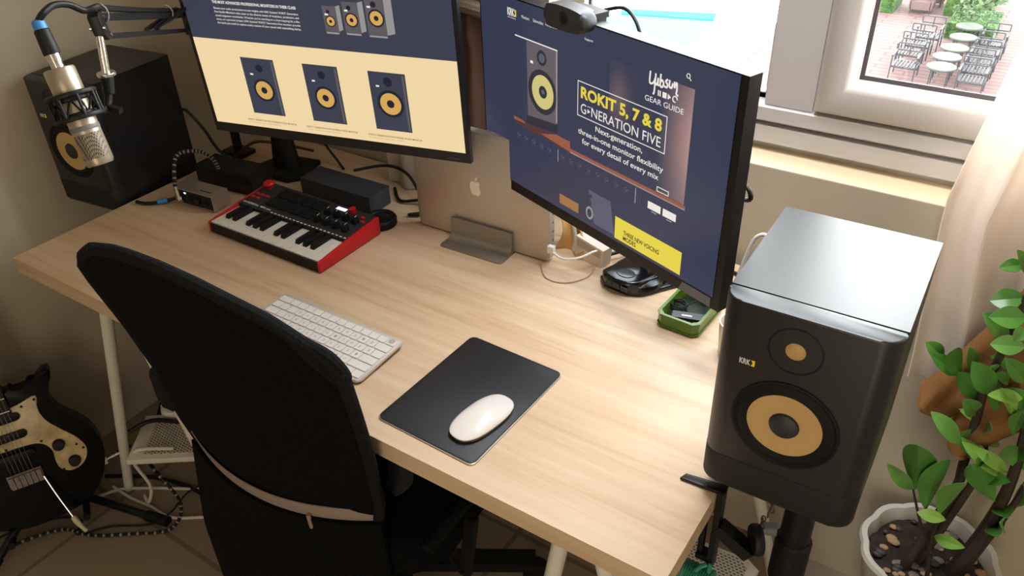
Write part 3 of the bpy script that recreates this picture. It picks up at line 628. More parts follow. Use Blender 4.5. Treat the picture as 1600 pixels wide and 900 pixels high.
g = G(wf); g.box((-2.6, -0.6, 0.02), (3.4, 4.2, 0.9), 0.35); g.box((-1.6, 3.2, -3.2), (2.4, 4.6, 0.8), 0.4); g.build('clip', BLACK, wcam)
g = G(wf); g.tube([(1.8, 4.4, 0.6), (5, 5.5, 1.4), (8, 5.2, 0.2), (10, 5.0, -3)], 0.28, 8, smooth=6); g.build('cable', BLACK, wcam)

# ------------------------------------------------------------------ studio speakers and their stands
def make_speaker(label, at, yaw):
    t = thing('studio_speaker', label, 'speaker', at, 'pair of studio speakers')
    M = Matrix.Translation(Vector(at))
    W, H, D = 19.05, 28.5, 23.7
    G(M).box((0, 3.05, 0), (W, D, H), 0.35, 3).build('cabinet', SPKTOP, t)
    r = 2.3; pl = []
    for cx, cy, a0 in ((r, r, 180), (W-r, r, 270)):
        for k in range(9): a = math.radians(a0+90*k/8); pl.append((cx+r*math.cos(a), cy+r*math.sin(a)))
    pl += [(W, 3.0), (0, 3.0)]
    g = G(M); g.prism(pl, 0.0, H, 0.28, 3); bf = g.build('baffle', SPK, t)
    F = lambda y: M @ frame((0, y, 0), (1, 0, 0), (0, 0, 1), (0, -1, 0))       # local xy on the front, z towards viewer
    g = G(M); g.prism([(W/2+(p[0]-W/2)*1.004, 1.5+(p[1]-1.5)*1.03) for p in pl], 0.35, 5.0, 0.1); g.build('port', mat('speaker_port_black', (9, 9, 10), 0.6), t)
    TW = F(0) @ Matrix.Translation(Vector((8.85, 23.95, 0))); WO = F(0) @ Matrix.Translation(Vector((9.25, 13.1, 0)))
    g = G(); g.lathe([(3.1, -0.2), (3.1, 0.06), (2.95, 0.08), (2.85, -0.02), (2.2, 0.0), (1.4, -0.05), (1.2, -0.1), (0, -0.1)], 48, M=TW, cap=False); g.build('tweeter', BLACK, t)
    g = G(); g.lathe([(1.18, -0.06), (1.0, 0.12), (0.6, 0.24), (0, 0.28)], 32, M=TW, cap=False); g.build('tweeter_dome', GOLDD, t)
    g = G(); g.lathe([(6.3, -0.2), (6.3, 0.12), (6.0, 0.22), (5.75, 0.06), (5.6, 0.1), (5.0, 0.42), (4.6, 0.2), (4.35, 0.05)], 64, M=WO, cap=False); g.build('woofer_surround', RUBBER, t)
    g = G(); g.lathe([(4.45, 0.08), (1.7, -0.0)], 64, M=WO, cap=False); g.build('woofer_cone', GOLD, t)
    g = G(); g.lathe([(1.8, 0.02), (1.65, 0.3), (1.0, 0.55), (0, 0.62)], 32, M=WO, cap=False); g.build('dust_cap', DKGREY, t)
    text('KRK', 'logo', WHITE, t, F(-0.03), (2.95, 20.15, 4.25, 20.95), bold=0.03)
    g = G(F(0)); g.prism([(4.32, 20.15), (4.75, 20.15), (4.75, 20.95), (4.32, 20.95), (4.52, 20.55)], 0.0, 0.04); g.build('logo_mark', mat('logo_yellow', (232, 196, 40), 0.4, emit=((232, 196, 40), 0.1)), t)
    t.rotation_euler = (0, 0, yaw)
    return t
spR = make_speaker('near black studio speaker at the right end of the desk, lit by the window', (140.13, 14.96, 3.48), 0.025)
spL = dup(spR, (-19.59, 22.56, -1.66), 0.122, 'black studio speaker against the wall beyond the left end of the desk')
def rough_pt(at, yaw, x, y): return (at[0]+math.cos(yaw)*x-math.sin(yaw)*y, at[1]+math.sin(yaw)*x+math.cos(yaw)*y)
def speaker_stand(label, c, top, yaw, angs=(200, 320, 80), R=27):
    at = (c[0], c[1], -72); t = thing('speaker_stand', label, 'stand', at, 'black speaker stands'); M = yawf((c[0], c[1], 0), yaw)
    g = G(M); g.prism(rrect(-8.2, -8.5, 6.0, 8.5, 2.2), top-0.9, top, 0.2); g.build('top_plate', BLACKS, t)
    g = G(M); g.cyl((0, 0, -6), (0, 0, top-0.9), 1.9); g.build('inner_pole', BLACKS, t)
    g = G(M); g.cyl((0, 0, -66), (0, 0, top-4.0), 2.15); g.build('outer_pole', BLACKS, t)
    g = G(M); g.lathe([(2.2, -22), (2.6, -21.6), (2.6, -13.6), (2.2, -13.2)], 28); g.build('collar', BLACK, t)
    k = G(M); k.cyl((-2.6, -0.6, -12.4), (-4.6, -1.4, -12.4), 1.0, 0.9); k.cyl((-4.4, -1.35, -12.4), (-5.4, -1.8, -12.4), 0.5); k.build('clamp_knob', GREY, t)
    for i in range(3):
        a = math.radians(angs[i]); g = G(M); g.tube([(0, 0, -46), (R*0.52*math.cos(a), R*0.52*math.sin(a), -60), (R*math.cos(a), R*math.sin(a), -71)], 1.1, 12); lg = g.build('leg', BLACKS, t)
        g = G(M); g.ball((R*math.cos(a), R*math.sin(a), -70.6), 1.4, 8); g.build('foot', RUBBER, lg)
    return t
speaker_stand('black tubular stand carrying the near right speaker', (152.0, 26.2), 3.45, 0.025)
speaker_stand('black tubular stand carrying the far left speaker', (-11.4, 35.3), -1.7, 0.122, (95, -25, -100), 15)
# hanging chain below the right speaker
g = G(); p0, p1 = Vector((149.8, 20.6, 1.8)), Vector((147.4, 20.2, -12.5))
for i in range(17):
    c = p0.lerp(p1, i/16)+Vector((0.25*math.sin(i*1.3), 0.2*math.cos(i*2), 0)); a = i*math.pi/2
    g.tube([c+Vector((0.3*math.cos(k*0.785)*math.cos(a), 0.3*math.cos(k*0.785)*math.sin(a), 0.58*math.sin(k*0.785))) for k in range(8)], 0.11, 6, closed=True)
tag(g.build('hanging_chain', mat('bronze_chain', (110, 84, 66), 0.4, 0.6), org=(149.8, 20.6, 1.8)), 'thin bronze link chain hanging below the right speaker', 'chain')
# clamp arm on the desk edge
cl = thing('desk_clamp', 'black metal clamp with a side arm gripping the right front desk edge', 'clamp', (141, 16, 0))
g = G(); g.prism([(137.5, 15.9), (137.9, 17.0), (143.6, 17.9), (143.8, 16.2)], 0.02, 0.6, 0.12); g.build('top_jaw', BLACKS, cl)
g = G(); g.box((142.75, 16.0, -15), (143.6, 17.8, 0.5), 0.1); g.build('back_plate', BLACKS, cl)
g = G(); g.bar((143.3, 16.9, -6.6), (148.2, 17.2, -9.6), 2.0, 2.0, bev=0.3); g.build('side_arm', BLACKS, cl)
g = G(); g.lathe([(0, -0.6), (2.0, -0.6), (2.2, -0.3), (2.2, 0.4), (2.0, 0.7), (0, 0.7)], 28, M=frame((148.4, 18.0, -7.4), (-0.57, 0.82, 0), (0, 0, 1), (0.82, 0.57, 0))); g.build('tightening_knob', BLACK, cl)
g = G(); g.bar((141.0, 17, -13.6), (143.4, 17, -13.6), 1.8, 1.0); g.cyl((141.4, 17, -13.4), (141.4, 17, -4.3), 0.5); g.lathe([(0, -4.2), (1.2, -4.2), (1.2, -3.5), (0, -3.5)], 20, M=Matrix.Translation(Vector((141.4, 17, 0)))); g.build('screw_jaw', BLACKS, cl)
# green coiled cable hanging from the clamp
gc = thing('coiled_cable', 'green coiled cable hanging below the clamp at the desk corner', 'cable', (141.6, 15.4, -15))
GRN = mat('green_cable', (44, 136, 106), 0.4); g = G()
for k in range(14):
    a0 = k*0.17; R_ = 4.4
    g.tube([(141.8+(k-7)*0.36, 15.2+R_*0.62*math.cos(t*2*math.pi/20+a0), -19.6+R_*math.sin(t*2*math.pi/20+a0)) for t in range(20)], 0.17, 6, closed=True)
g.build('coil', GRN, gc)
g = G(); g.tube([(143.0, 15.8, -14.0), (141.9, 15.0, -15.0), (141.4, 14.4, -18), (141.2, 14.6, -24)], 0.35, 8, smooth=5); g.tube([(143.2, 16.6, -13.6), (143.5, 15.4, -16), (143.4, 15.2, -23)], 0.35, 8, smooth=5); g.build('loose_end', GRN, gc)

# ------------------------------------------------------------------ mini keyboard controller
MK = yawf((26.6, 27.72, 0), 0.005)
mk = thing('midi_keyboard', 'small black and red music keyboard controller with white piano keys', 'keyboard', (42.5, 36.5, 0))
W = 31.8
zt = lambda y: 2.45+ (4.0-2.45)*y/17.5
side = [(0.0, 0.25), (17.5, 0.25), (17.5, 3.95), (17.0, 4.05), (8.2, 3.25), (0.3, 2.5), (0.0, 2.2)]
g = G(); g.prism([(0.05, 0.25), (17.4, 0.25), (17.4, 3.85), (8.0, 3.05), (8.0, 1.6), (0.4, 1.2), (0.05, 2.0)], 0, W-1.2, M=MK @ frame((0.6, 0, 0), (0, 1, 0), (0, 0, 1), (1, 0, 0))); g.build('body', BLACK, mk)
g = G(MK); g.box((0.6, 0.0, 0.3), (W-0.6, 0.35, 2.25), 0.1); g.build('front_rail', BLACK, mk)
for x in (0, W-0.6):
    g = G(); g.prism(side, 0, 0.6, 0.1, M=MK @ frame((x, 0, 0), (0, 1, 0), (0, 0, 1), (1, 0, 0))); g.build('red_end_cheek', RED, mk)
kw = (W-1.3)/15
for i in range(15):
    g = G(MK); g.box((0.65+i*kw+0.04, 0.4, 1.3), (0.65+(i+1)*kw-0.04, 8.0, 2.55), 0.12); g.build('white_key', KEYW, mk)
for i in range(14):
    if i % 7 in (2, 6): continue
    x = 0.65+(i+1)*kw
    g = G(MK); g.prism([(2.9, 2.5), (8.0, 2.5), (8.0, 3.35), (3.3, 3.3)], 0, 1.15, 0.1, M=MK @ frame((x-0.575, 0, 0), (0, 1, 0), (0, 0, 1), (1, 0, 0))); g.build('black_key', BLACK, mk)
TP = MK @ frame((0, 8.1, zt(8.1)+0.12), (1, 0, 0), (0, 0.9965, 0.085), (0, -0.085, 0.9965))     # top panel: local x right, y back
g = G(TP); g.prism(R4(0.6, 0, W-0.6, 9.3), -0.3, 0.02); g.build('top_panel', DKGREY, mk)
for i in range(4):
    for j in range(2):
        g = G(TP); g.prism(rrect(6.4+i*3.35, 2.0+j*3.35, 9.4+i*3.35, 5.0+j*3.35, 0.3), 0, 0.3, 0.1); g.build('drum_pad', RUBBER, mk)
for i in range(4):
    for j in range(2):
        g = G(TP); K = TP @ Matrix.Translation(Vector((21.4+i*2.5, 2.6+j*3.0, 0))); g.lathe([(0.85, 0), (0.8, 0.9), (0.72, 1.25), (0, 1.25)], 20, M=K); kn = g.build('knob', BLACK, mk)
        g = G(K); g.box((-0.05, 0.1, 1.25), (0.05, 0.75, 1.3)); g.build('pointer', WHITE, kn)
g = G(TP); g.lathe([(0.8, 0), (0.8, 0.3), (1.15, 0.7), (1.25, 1.1), (1.0, 1.4), (0, 1.5)], 24, M=TP @ Matrix.Translation(Vector((2.2, 7.6, 0)))); g.build('joystick', RED, mk)
for (x, y) in ((1.6, 4.6), (3.1, 4.6), (4.6, 4.6), (1.6, 3.2), (3.1, 3.2), (29.2, 7.6), (30.2, 6.4)):
    g = G(TP); g.prism(rrect(x-0.5, y-0.3, x+0.5, y+0.3, 0.12), 0, 0.18, 0.05); g.build('red_button', RED, mk)
g = G(TP); g.lathe([(0.75, 0), (0.72, 0.9), (0, 0.95)], 20, M=TP @ Matrix.Translation(Vector((25.8, 8.4, 0)))); g.build('encoder', RED, mk)
g = G(TP); g.prism(R4(21.6, 7.7, 24.2, 8.6), 0.02, 0.08); g.build('small_display', glow('lit_oled', (226, 220, 255), 1.6), mk)
text('AKAI PROFESSIONAL', 'panel_text', WHITE, mk, TP @ Matrix.Translation(Vector((0, 0, 0.04))), (0.9, 0.75, 5.6, 1.35), bold=0.02)
text('MPK mini', 'panel_text', WHITE, mk, TP @ Matrix.Translation(Vector((0, 0, 0.04))), (6.2, 0.75, 9.2, 1.3), bold=0.02)
g = G(TP)
for k in range(20): g.prism(R4(9.9+k*1.08, 0.3, 10.5+k*1.08, 0.55), 0.03, 0.06)
g.build('panel_marks', WHITE, mk)

# ------------------------------------------------------------------ aluminium keyboard
KB = yawf((59.0, 7.16, 0), 0.006)
kb = thing('computer_keyboard', 'slim white and silver computer keyboard partly behind the chair', 'keyboard', (73, 13, 0))
KT = KB @ frame((0, 0, 0.45), (1, 0, 0), (0, 0.9988, 0.048), (0, -0.048, 0.9988))
g = G(); g.prism(rrect(0, 0, 27.9, 11.5, 0.9), 0, 0.45, 0.08, M=KT); 
g.box((1, 9.5, 0.02), (26.9, 11.2, 0.6), 0.1, M=KB); g.box((1, 0.3, 0.02), (26.9, 0.9, 0.45), 0.05, M=KB)
g.build('case', mat('white_silver_case', (206, 202, 194), 0.4, 0.3), kb)
u = 1.9; rows = []
y = 0.45
rows.append((1.75, [1, 1, 1, 1.25, 4.97, 1.25, 1, 1.0, 1.0, 1.0])); rows.append((1.75, [2.3]+[1]*10+[2.3])); rows.append((1.75, [1.8]+[1]*11+[1.8])); rows.append((1.75, [1.5]+[1]*12+[1.2])); rows.append((1.75, [1]*13+[1.6])); rows.append((1.6, [1.5]+[1]*12+[1.1]))
for h, ws in rows:
    tot = sum(ws); k = 27.0/tot; x = 0.45
    for i, w in enumerate(ws):
        g = G(KT); g.prism(rrect(x+0.1, y+0.08, x+w*k-0.1, y+h-0.1, 0.22, 3), 0.44, 0.62, 0.06, 1); ky = g.build('key', KEYW, kb); x += w*k
    y += h
g = G(KT); g.lathe([(0.55, 0.62), (0.6, 0.64), (0.6, 0.66), (0.5, 0.655)], 20, M=KT @ Matrix.Translation(Vector((26.3, 10.2, 0)))); g.build('fingerprint_ring', mat('pale_ring', (178, 174, 168), 0.4), kb)
# legends: one small dark letter patch per key, all one printed layer
LEG = mat('key_legend_grey', (150, 146, 142), 0.6)
rowsL = ['', 'ZXCVBNM,./', 'ASDFGHJKL;\'', 'QWERTYUIOP[]', '`1234567890-=', '']
y = 0.45
for (h, ws), L in zip(rows, rowsL):
    tot = sum(ws); k = 27.0/tot; x = 0.45; off = 0 if len(ws) == 14 and L.startswith('`') else 1
    for i, w in enumerate(ws):
        if L and 0 <= i-off < len(L):
            cx = x+w*k/2; cy = y+h/2
            text(L[i-off], 'key_legend', LEG, kb, KT @ Matrix.Translation(Vector((0, 0, 0.63))), (cx-0.22, cy-0.26, cx+0.2, cy+0.26)) if (w == 1 and x > 5 and (i+len(L)) % 1 == 0) else None
        x += w*k
    y += h

# ------------------------------------------------------------------ mouse pad and mouse
PD = yawf((94.06, 3.30, 0), -0.028)
pad = thing('mouse_pad', 'black leather mouse pad with a silver edge near the front of the desk', 'mouse pad', (103, 15, 0))
G(PD).prism(rrect(0, 0, 18.2, 23.8, 1.0), 0.02, 0.26, 0.05).build('metal_plate', ALUB, pad)
G(PD).prism(rrect(0.14, 0.14, 18.06, 23.66, 0.95), 0.26, 0.4, 0.06).build('leather_top', LEATHER, pad)
ms = thing('computer_mouse', 'white low curved computer mouse lying on the black pad', 'mouse', (108.2, 10.9, 0.4))
MS = yawf((108.2, 10.9, 0.4), -0.16)
def mouse_surf(z0, top):
    def fn(u, v):
        a = 2*math.pi*u; p = 2.6
        c, s_ = math.cos(a), math.sin(a)
        ex = 2.95*math.copysign(abs(c)**(2/p), c); ey = 5.65*math.copysign(abs(s_)**(2/p), s_)
        k = math.sin(min(1, v)*math.pi/2); sh = math.cos(v*math.pi/2)
        r = 1-(1-sh)*1.0 if v > 0 else 1
        yy = ey*r; prof = (1-(yy/5.75)**2*0.62)*(1-0.12*(ex*r/2.95)**2)
        return (ex*r, yy, z0+(top-z0)*prof*k)
    return fn
g = G(MS); g.grid(mouse_surf(0.75, 2.15), 48, 14); g.build('shell', mat('white_gloss_acrylic', (232, 228, 222), 0.15, coat=0.6), ms)
g = G(MS); g.prism([(2.75*math.copysign(abs(math.cos(a))**0.77, math.cos(a)), 5.45*math.copysign(abs(math.sin(a))**0.77, math.sin(a))) for a in [2*math.pi*k/40 for k in range(40)]], 0.1, 0.85, 0.2); g.build('base', ALUB, ms)
g = G(MS)
for x in (-1.6, 1.6): g.box((x-0.3, -4.2, 0.0), (x+0.3, 4.2, 0.12), 0.05)
g.build('glide_foot', BLACK, ms)

# ------------------------------------------------------------------ laptop in its stand
LP = yawf((62.8, 52.74, 0.35), 0.027)
lap = thing('laptop', 'closed silver laptop standing upright on edge in a metal dock', 'laptop', (78.4, 54, 0.35))
LW, LH = 31.17, 23.46
FV = LP @ frame((0, 0, 0), (1, 0, 0), (0, 0, 1), (0, -1, 0))
G(FV).prism(rrect(0, 0, LW, LH, 1.1), -0.62, 0, 0.1, 2).build('lid', ALULAP, lap)
G(FV).prism(rrect(0, 0, LW, LH, 1.1), -1.75, -0.66, 0.15, 2).build('body', ALULAP, lap)
g = G(FV)
for k in range(6): g.box((LW-0.12, 4+k*1.9, -1.35), (LW+0.02, 4.55+k*1.9, -1.1))
g.build('side_ports', BLACK, lap)
apple = spline([(0, 1.0), (0.55, 1.12), (1.05, 0.85), (0.82, 0.35), (0.98, -0.3), (1.22, -0.5), (0.95, -1.15), (0.5, -1.5), (0.0, -1.36), (-0.5, -1.5), (-0.98, -1.05), (-1.26, -0.2), (-1.15, 0.65), (-0.7, 1.1)], 5, True)
LOGO = mat('pale_logo_inlay', (232, 222, 206), 0.25)
g = G(FV); g.prism([(LW/2-0.9+p.x*1.0, LH/2+0.1+p.y*1.15) for p in apple], 0.0, 0.03)
lf = spline([(0.0, 1.25), (0.05, 1.75), (0.45, 2.15), (0.55, 2.1), (0.5, 1.65), (0.2, 1.3)], 4, True); g.prism([(LW/2-0.9+p.x, LH/2+0.1+p.y*1.1) for p in lf], 0.0, 0.03); g.build('lid_logo', LOGO, lap)
ls = thing('laptop_dock', 'grey metal upright dock gripping the laptop', 'laptop stand', (79, 51, 0))
LS = yawf((71.6, 47.75, 0), 0.03)
g = G(LS); g.prism(rrect(0, 0, 14.6, 9.6, 0.8), 0.02, 0.32, 0.08); g.build('base_plate', STANDM, ls)
FVS = LS @ frame((0, 4.6, 0), (1, 0, 0), (0, 0, 1), (0, -1, 0))
g = G(); N = 10
def wing(y0, sgn):
    pr = [(y0, 0.3)]
    fil = [(y0-sgn*(4.4-k*0.0), 0.32) for k in range(1)]
    return pr
prof = [(0.15, 0.3), (2.6, 0.32), (3.4, 0.5), (3.95, 1.0), (4.2, 1.7), (4.3, 4.6), (4.75, 4.6), (4.75, 0.3)]
g.prism(prof, 0.1, 14.5, 0.06, M=LS @ frame((0, 0, 0), (0, 1, 0), (0, 0, 1), (1, 0, 0))); g.build('front_wing', STANDM, ls)
g = G(); g.prism([(9.45-a*0.6, b) for a, b in prof[:1]]+[(7.4, 0.32), (7.15, 1.7), (7.1, 4.4), (6.9, 4.4), (6.9, 0.3)], 0.1, 14.5, M=LS @ frame((0, 0, 0), (0, 1, 0), (0, 0, 1), (1, 0, 0))); g.build('rear_wing', STANDM, ls)

# ------------------------------------------------------------------ small things at the back of the desk
ifc = thing('audio_interface', 'small silver audio interface box beside the left speaker', 'audio interface', (14, 36, 0))
IF = yawf((9.9, 32.6, 0), 0.09)
g = G(IF); g.box((-0.4, 0, 0.3), (11.4, 4.6, 4.0), 0.35, 3); g.build('case', ALUB, ifc)
g = G(IF); g.box((0.0, -0.12, 0.6), (11.0, 0.1, 3.75), 0.1); fp = g.build('front_panel', BLACK, ifc)
for i, x in enumerate((1.6, 4.4, 6.9, 9.2)):
    g = G(); g.lathe([(0.85, 0), (0.75, 0.5 if i else 0.1), (0.6, 0.6 if i else 0.1), (0, 0.6 if i else 0.05)], 18, M=IF @ frame((x, -0.12, 2.1), (1, 0, 0), (0, 0, 1), (0, -1, 0))); g.build('knob', BLACK, ifc)
g = G(IF); g.box((3.0, -0.18, 3.1), (3.5, -0.1, 3.4)); g.build('indicator_light', glow('blue_white_led', (210, 220, 255), 4), ifc)
g = G(IF); g.prism(R4(6.5, 1.2, 10, 1.5), 4.0, 4.02); g.build('top_mark', BLACK, ifc)
g = G(IF); g.box((0.4, 0.4, 0), (10.6, 4.2, 0.32)); g.build('rubber_feet', RUBBER, ifc)
bb = thing('black_box', 'low flat black device box behind the silver audio interface', 'box', (15, 44, 0))
BB = yawf((6.5, 41.2, 0), 0.12)
g = G(BB); g.box((0, 0, 0.2), (16.5, 6.6, 5.0), 0.4, 3); g.build('case', BLACK, bb); g = G(BB); g.box((0.5, -0.05, 1.0), (16, 0.1, 4.2), 0.05); g.build('front_panel', BLACKG, bb)
gb = thing('grey_box', 'dark grey flat power supply box behind the music keyboard', 'box', (42, 53, 0))
GB = yawf((31.6, 49.6, 0), 0.02)
g = G(GB); g.box((0, 0, 0.2), (20.0, 6.6, 4.4), 0.5, 3); g.build('case', mat('blue_grey_plastic', (44, 46, 54), 0.6), gb)
pk = thing('round_hub', 'small round black puck beside the red end of the music keyboard', 'hub', (55.6, 48.6, 0))
g = G(Matrix.Translation(Vector((55.6, 48.6, 0)))); g.lathe([(3.1, 0.02), (3.4, 0.3), (3.4, 1.5), (3.1, 1.9), (2.4, 1.9), (2.2, 1.6), (0, 1.6)], 36); g.build('body', BLACK, pk)
g = G(Matrix.Translation(Vector((55.6, 48.6, 0)))); g.lathe([(2.2, 1.6), (1.8, 1.75), (0, 1.75)], 30); g.build('top_disc', BLACKG, pk)
gd = thing('card_reader', 'glossy black rounded gadget with a dial on its lid, below the right monitor', 'gadget', (110, 54.5, 1.0))
g = G(); gp = [(105.6, 53.0), (106.6, 51.6), (109.2, 50.7), (111.8, 50.9), (113.6, 52.4), (115.6, 56.5), (114.2, 58.3), (107.2, 58.2)]
g.prism(gp, 1.05, 3.1, 0.6, 3); g.build('case', BLACKG, gd)
g = G(); g.lathe([(1.5, 3.1), (1.45, 3.25), (1.1, 3.3), (0, 3.25)], 28, M=Matrix.Translation(Vector((110, 53.6, 0))) @ Matrix.Diagonal((1.2, 0.9, 1, 1))); g.build('lid_dial', mat('smoky_dial', (60, 60, 64), 0.2), gd)
g = G()
for i in range(3): g.box((0.3+i*1.7, -0.06, 0.35), (1.7+i*1.7, 0.05, 1.2), 0.02, M=yawf((107.0, 51.2, 1.2), -0.22))
g.build('front_slots', DKGREY, gd)
# green tray with odds and ends
ty = thing('green_tray', 'translucent green plastic tray under the right monitor corner', 'tray', (123.2, 50.5, 0))
TY = yawf((119.6, 46.1, 0), -0.045)
g = G(TY)
def ring(poly_o, poly_i, z0, z1, g):
    n = len(poly_o); A = [g.v((p[0], p[1], z0)) for p in poly_o]; B = [g.v((p[0]*1.0, p[1], z1)) for p in poly_o]; C_ = [g.v((p[0], p[1], z1)) for p in poly_i]; D_ = [g.v((p[0], p[1], z0)) for p in poly_i]
    for k in range(n):
        j = (k+1) % n; g.face([A[k], A[j], B[j], B[k]]); g.face([B[k], B[j], C_[j], C_[k]]); g.face([C_[k], C_[j], D_[j], D_[k]]); g.face([D_[k], D_[j], A[j], A[k]])
oct_ = lambda d, x1=7.5, y1=10.5, c=0.9: [(d+c, d), (x1-d-c, d), (x1-d, d+c), (x1-d, y1-d-c), (x1-d-c, y1-d), (d+c, y1-d), (d, y1-d-c), (d, d+c)]
ring(oct_(0), oct_(0.35), 0.5, 2.5, g); ring(oct_(-0.12), oct_(0.4), 2.4, 2.75, g); ring(oct_(-0.12), oct_(0.4), 0.35, 0.6, g); g.build('wall', GREENT, ty)
g = G(TY); g.prism(oct_(0.1), 0.05, 0.5, 0.1); g.build('floor_plate', mat('dark_green_base', (30, 40, 26), 0.5), ty)
us = thing('usb_stick', 'dark grey stick gadget lying across the green tray', 'usb stick', (124.8, 48.3, 2.2))
US = yawf((121.6, 47.0, 0), 0.28); g = G(US); g.box((0.4, -0.2, 1.2), (5.6, 1.6, 2.3), 0.3, 3); g.build('body', mat('dark_slate_plastic', (46, 48, 52), 0.4), us); g = G(US); g.box((2.0, 0.4, 2.3), (3.7, 0.75, 2.33)); g.build('white_mark', WHITE, us)
ep = thing('earphones', 'tangled black earphone cable in the green tray', 'earphones', (122.2, 51.5, 1.6)); g = G(); rnd = random.Random(4)
pts = [(121.4+1.5*math.cos(k*0.9)+rnd.uniform(-.2, .2), 51.4+1.5*math.sin(k*0.9)+rnd.uniform(-.2, .2), 1.1+k*0.05) for k in range(22)]+[(124, 53, 2.4), (125.2, 54.2, 2.2), (123.8, 55.0, 2.6)]
g.tube(pts, 0.13, 6, smooth=4); g.build('cord', BLACK, ep)
for p in ((125.4, 53.6, 2.2), (124.6, 54.8, 2.5)):
    g = G(); g.ball(p, 0.5, 8); g.build('earbud', DKGREY, ep)
cup = thing('white_cup', 'small white cup almost hidden behind the right speaker', 'cup', (133.6, 45.2, 0))
g = G(Matrix.Translation(Vector((133.6, 45.2, 0)))); g.lathe([(2.0, 0.02), (2.3, 0.3), (2.7, 6.6), (2.5, 6.6), (2.1, 0.6), (0, 0.5)], 32); g.build('body', mat('white_ceramic', (230, 216, 206), 0.3), cup)
# papers, envelope and charger behind the laptop
en = thing('paper_envelope', 'crumpled brown paper bag behind the laptop', 'paper', (96, 60, 0)); g = G()
g.grid(lambda u, v: (92.2+u*5.5+1.2*math.sin(v*3), 58.6+1.6*math.sin(u*4)+v*1.5, 0.1+v*(7.5-3.0*u)), 10, 10, thick=0.25); g.build('outer_sheet', CARD, en)
g = G(); g.grid(lambda u, v: (91.2+u*5.0+0.8*math.sin(v*3+1), 60.6+1.4*math.sin(u*4+1)+v*1.2, 0.1+v*(8.6-3.4*u)), 10, 10, thick=0.12); g.build('inner_sheet', PAPER, en)
ch = thing('white_charger', 'flat white power adapter leaning behind the right monitor', 'charger', (101, 60, 0))
CH = frame((96.4, 58.6, 0.3), (0.94, -0.22, -0.1), (0.22, 0.97, 0), (0.1, -0.02, 0.99)); g = G(CH); g.box((0, 0, 0), (7.2, 2.6, 4.4), 0.5, 3); g.build('case', mat('cream_white_plastic', (214, 200, 184), 0.4), ch)
g = G(CH); g.box((0.4, -0.06, 2.4), (6.6, 0.05, 4.0), 0.05); g.build('front_panel', mat('pale_grey_panel', (170, 160, 148), 0.4), ch)
wc_ = thing('white_cable', 'white charging cable curving from the laptop side port', 'cable', (96, 54, 2.5)); g = G()
g.tube([(94.1, 53.1, 3.6), (97, 52.8, 2.6), (100, 54, 3.0), (101.8, 56.5, 3.6), (102.5, 58.5, 3.0)], 0.22, 8, smooth=6); g.build('cord', WHITE, wc_)
g = G(); g.box((93.95, 52.6, 2.9), (95.2, 53.5, 4.4), 0.15); g.build('plug', WHITE, wc_)
def cable(name, label, pts, r, m, n=8, sm=6, cat='cable'): g = G(); g.tube(pts, r, n, smooth=sm); return tag(g.build(name, m, org=pts[0]), label, cat)
cable('thin_cable', 'thin clear cable loop lying on the desk beside the laptop', [(92.5, 52.5, 0.2), (96, 48.8, 0.15), (100, 49.2, 0.15), (102.5, 53, 0.2), (102, 57, 0.6)], 0.12, mat('clear_cable', (170, 150, 126), 0.4))
cable('power_cable', 'black cable along the back edge from the round hub towards the laptop', [(48, 62, 0.5), (53, 58, 0.5), (58, 59.5, 1.2), (60.8, 57, 0.5), (58.6, 54, 0.5), (61, 55.2, 0.6)], 0.35, BLACK)
cable('power_cable', 'thick black cable arching over the dark grey box', [(40, 58, 4.6), (46, 62, 5.6), (52, 62, 5.2), (57, 60.5, 2.0), (61, 60, 0.8)], 0.35, BLACK)
cable('power_cable', 'black cable running behind the foot of the right monitor', [(102, 58, 1.0), (104, 61, 1.6), (109, 66, 2.0), (120, 68, 0.6), (130, 67, 0.6)], 0.35, BLACK)
cable('signal_cable', 'black cable dropping from the back of the left speaker to the desk', [(-0.6, 46, 15), (2.5, 45.5, 15.6), (5, 47, 11), (5.5, 49, 5.4), (8, 52, 0.6)], 0.35, BLACK)
cable('signal_cable', 'thin black cable dropping behind the neck of the left monitor', [(24, 64, 13), (25, 64.2, 6), (28.2, 64.6, 1.5), (31, 63.5, 0.5)], 0.3, BLACK)
cable('signal_cable', 'dark red cables crossing behind the left monitor foot', [(4, 54, 1.0), (9, 56, 5.0), (14, 58, 5.6), (20, 65, 2.0)], 0.35, mat('dark_red_cable', (70, 22, 26), 0.5))
BRAID = tile_mat('braided_cable', (14, 14, 14), (14, 14, 14), (190, 180, 160), 0.012, 0.7, 0.0016, rw=0.012)
def braid(name, label, pts, r):
    t = thing(name, label, 'cable', pts[0]); g = G(); g.tube(pts, r, 8, smooth=8)
    pp = spline(pts, 10)
    for i in range(0, len(pp)-1, 2):
        a, b_ = pp[i], pp[i+1]; g.cyl(a, a.lerp(b_, 0.55), r*1.06, n=8, mi=1)
    g.build('sheath', [BLACK, mat('cream_flecks', (150, 142, 124), 0.8)], t); return t
br1 = braid('braided_cable', 'black and white braided cable looping over the audio interface', [(12.2, 32.0, 2.2), (9.6, 33.2, 4.2), (6.2, 37.6, 8.5), (9.0, 41.0, 9.0), (13.2, 41.6, 8.0), (14, 42, 5.3)], 0.42)
g = G(); g.cyl((12.6, 31.6, 1.6), (10.2, 33.0, 3.7), 0.55, 0.6); g.build('metal_plug', CHROME, br1)
bc = thing('blue_collar_cable', 'black cable with a blue collar at the foot of the left speaker', 'cable', (6, 32, 0.4)); g = G()
